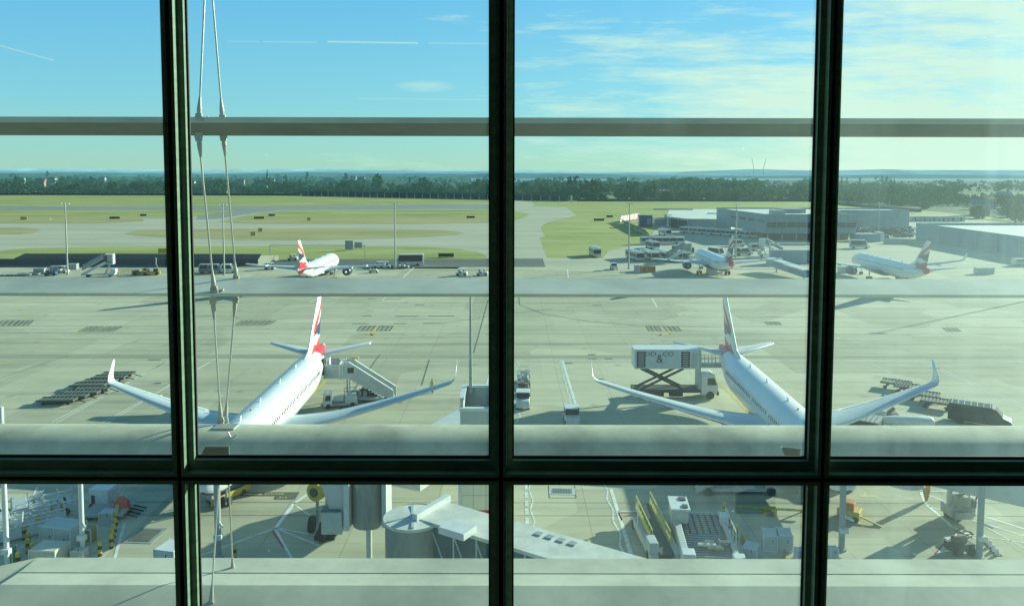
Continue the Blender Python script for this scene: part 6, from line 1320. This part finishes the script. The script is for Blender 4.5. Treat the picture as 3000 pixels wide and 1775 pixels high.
n4_ = noise(t, mp_.outputs[0], 1, 3, .55); n3_ = noise(t, coords(t, (2.2, 1, .55)), 1, 4, .6); n3_ = math_(t, 'MAXIMUM', n3_, math_(t, 'SUBTRACT', n4_, .03)); sm_ = math_(t, 'MULTIPLY', math_(t, 'MULTIPLY', ramp_f(t, n3_, .52, .62), ramp_f(t, sp_.outputs[0], .2, 2.2)), .035)
f = math_(t, 'ADD', math_(t, 'ADD', base_, glare_r), sm_); f = math_(t, 'MULTIPLY', f, math_(t, 'ADD', .55, math_(t, 'ADD', math_(t, 'MULTIPLY', n1_, .6), math_(t, 'MULTIPLY', n2_, .35))))
v_ = nd(t, 'ShaderNodeTexVoronoi'); v_.inputs['Scale'].default_value = 5; t.links.new(coords(t, 1), v_.inputs['Vector'])
spot = math_(t, 'LESS_THAN', v_.outputs['Distance'], .028); f = math_(t, 'ADD', f, math_(t, 'MULTIPLY', spot, .12))
mx = nd(t, 'ShaderNodeMixShader'); t.links.new(f, mx.inputs[0]); t.links.new(tr.outputs[0], mx.inputs[1]); t.links.new(tl.outputs[0], mx.inputs[2]); t.links.new(mx.outputs[0], o.inputs[0])
XM = [-1.548+1.4995*k for k in range(-2, 5)]; DN = 3.5
zg = AT(1470, 1404, DN).z; ZR = [zg-2.15, zg, zg+2.9]
side = [(.009, .02), (.009, 0), (.025, 0), (.025, .043), (.052, .046), (.052, .070), (.060, .072), (.060, .082)]
bot = [.009, .009, .024, .026, .072, .074, .086, .086]; top_ = [.009, .009, .026, .026, .03, .03, .034, .034]
cn = ['far left', 'left', 'second', 'third', 'right', 'far right']
for c in range(6):
    for r_ in range(2):
        x0, x1, z0, z1 = XM[c], XM[c+1], ZR[r_], ZR[r_+1]
        A = thing('window_panel', '%s window panel with dark green frame, %s' % (('upper' if r_ else 'lower'), ['outside the view at far left', 'at the left edge of the photo', 'between left and centre mullion', 'between centre and right mullion', 'at the right edge of the photo', 'outside the view at far right'][c]), 'window panel', (0, 0, 0), 0, 'glazed window panels')
        rings = [[(x0+s, DN+dp, z0+bb), (x1-s, DN+dp, z0+bb), (x1-s, DN+dp, z1-tt), (x0+s, DN+dp, z1-tt)] for (s, dp), bb, tt in zip(side, bot, top_)]
        MB().loft(rings, sm=False, cap=False, fm=lambda i, k: 1 if i >= 5 else 0).build('frame', [m_fr, m_gasket], A, fix=False)
        e = .056; MB().add([(x0+e, DN+.078, z0+.082), (x1-e, DN+.078, z0+.082), (x1-e, DN+.078, z1-.032), (x0+e, DN+.078, z1-.032)], [(0, 1, 2, 3)]).build('glass_pane', m_glz, A, fix=False)
for k, x in enumerate(XM):
    A = thing('mullion_core', ['black core outside at far left', 'black core outside the left edge', 'black vertical joint of the left mullion', 'black vertical joint of the centre mullion', 'black vertical joint of the right mullion', 'black core outside the right edge', 'black core outside at far right'][k], 'mullion', (x, DN, 0), 0, 'vertical mullion cores')
    MB().box(-.052, .052, .0825, .092, ZR[0], ZR[2]).box(-.0088, .0088, .018, .0825, ZR[0], ZR[2]).build('core', m_gap, A)
A = thing('transom_core', 'black horizontal joint between upper and lower windows', 'transom', (0, DN, zg)); MB().box(XM[0], XM[-1], .0830, .092, -.03, .08).box(XM[0], XM[-1], .0185, .0830, -.0088, .0088).build('core', m_gap, A)
# bird-proof scrap seen on the sill, small paper
for px, py, l_, sx_ in ((618, 1325, 'pale folded card standing outside the glass beside the left mullion', .09), (2322, 1322, 'pale torn card outside the glass left of the right mullion', .06)):
    q = AT(px, py, DN+.22); A = thing('paper_card', l_, 'card', (q.x, q.y, q.z-.06)); MB().prism([(-sx_*.8, 0), (sx_, 0), (sx_, .09), (-sx_*.3, .09)] if px < 1000 else [(-.02, 0), (.03, 0), (.04, .075), (-.06, .085)], -.001, .001, 'y').build('card', v_cream, A)
    MB().box(-sx_, sx_, -.01, .04, -.10, .0).build('sill_clip', m_gap, A)
# room behind the camera
m_room = P('room_dark', (.045, .07, .055), .9); m_rfl = P('room_floor_dark', (.06, .075, .065), .8)
rx0, rx1, zf, zc = XM[0]-.02, XM[-1]+.02, ZR[0], ZR[2]
for nm, q, m_ in (('room_floor', (rx0, rx1, -5, DN+.07, zf-.1, zf), m_rfl), ('room_ceiling', (rx0, rx1, -5, DN+.2, zc, zc+.1), m_room), ('room_wall', (rx0-.1, rx0, -5, DN+.2, zf-.1, zc+.1), m_room), ('room_wall', (rx1, rx1+.1, -5, DN+.2, zf-.1, zc+.1), m_room), ('room_wall', (rx0-.1, rx1+.1, -5.1, -5, zf-.1, zc+.1), m_room)):
    MB().box(*q).build(nm, m_)['kind'] = 'structure'
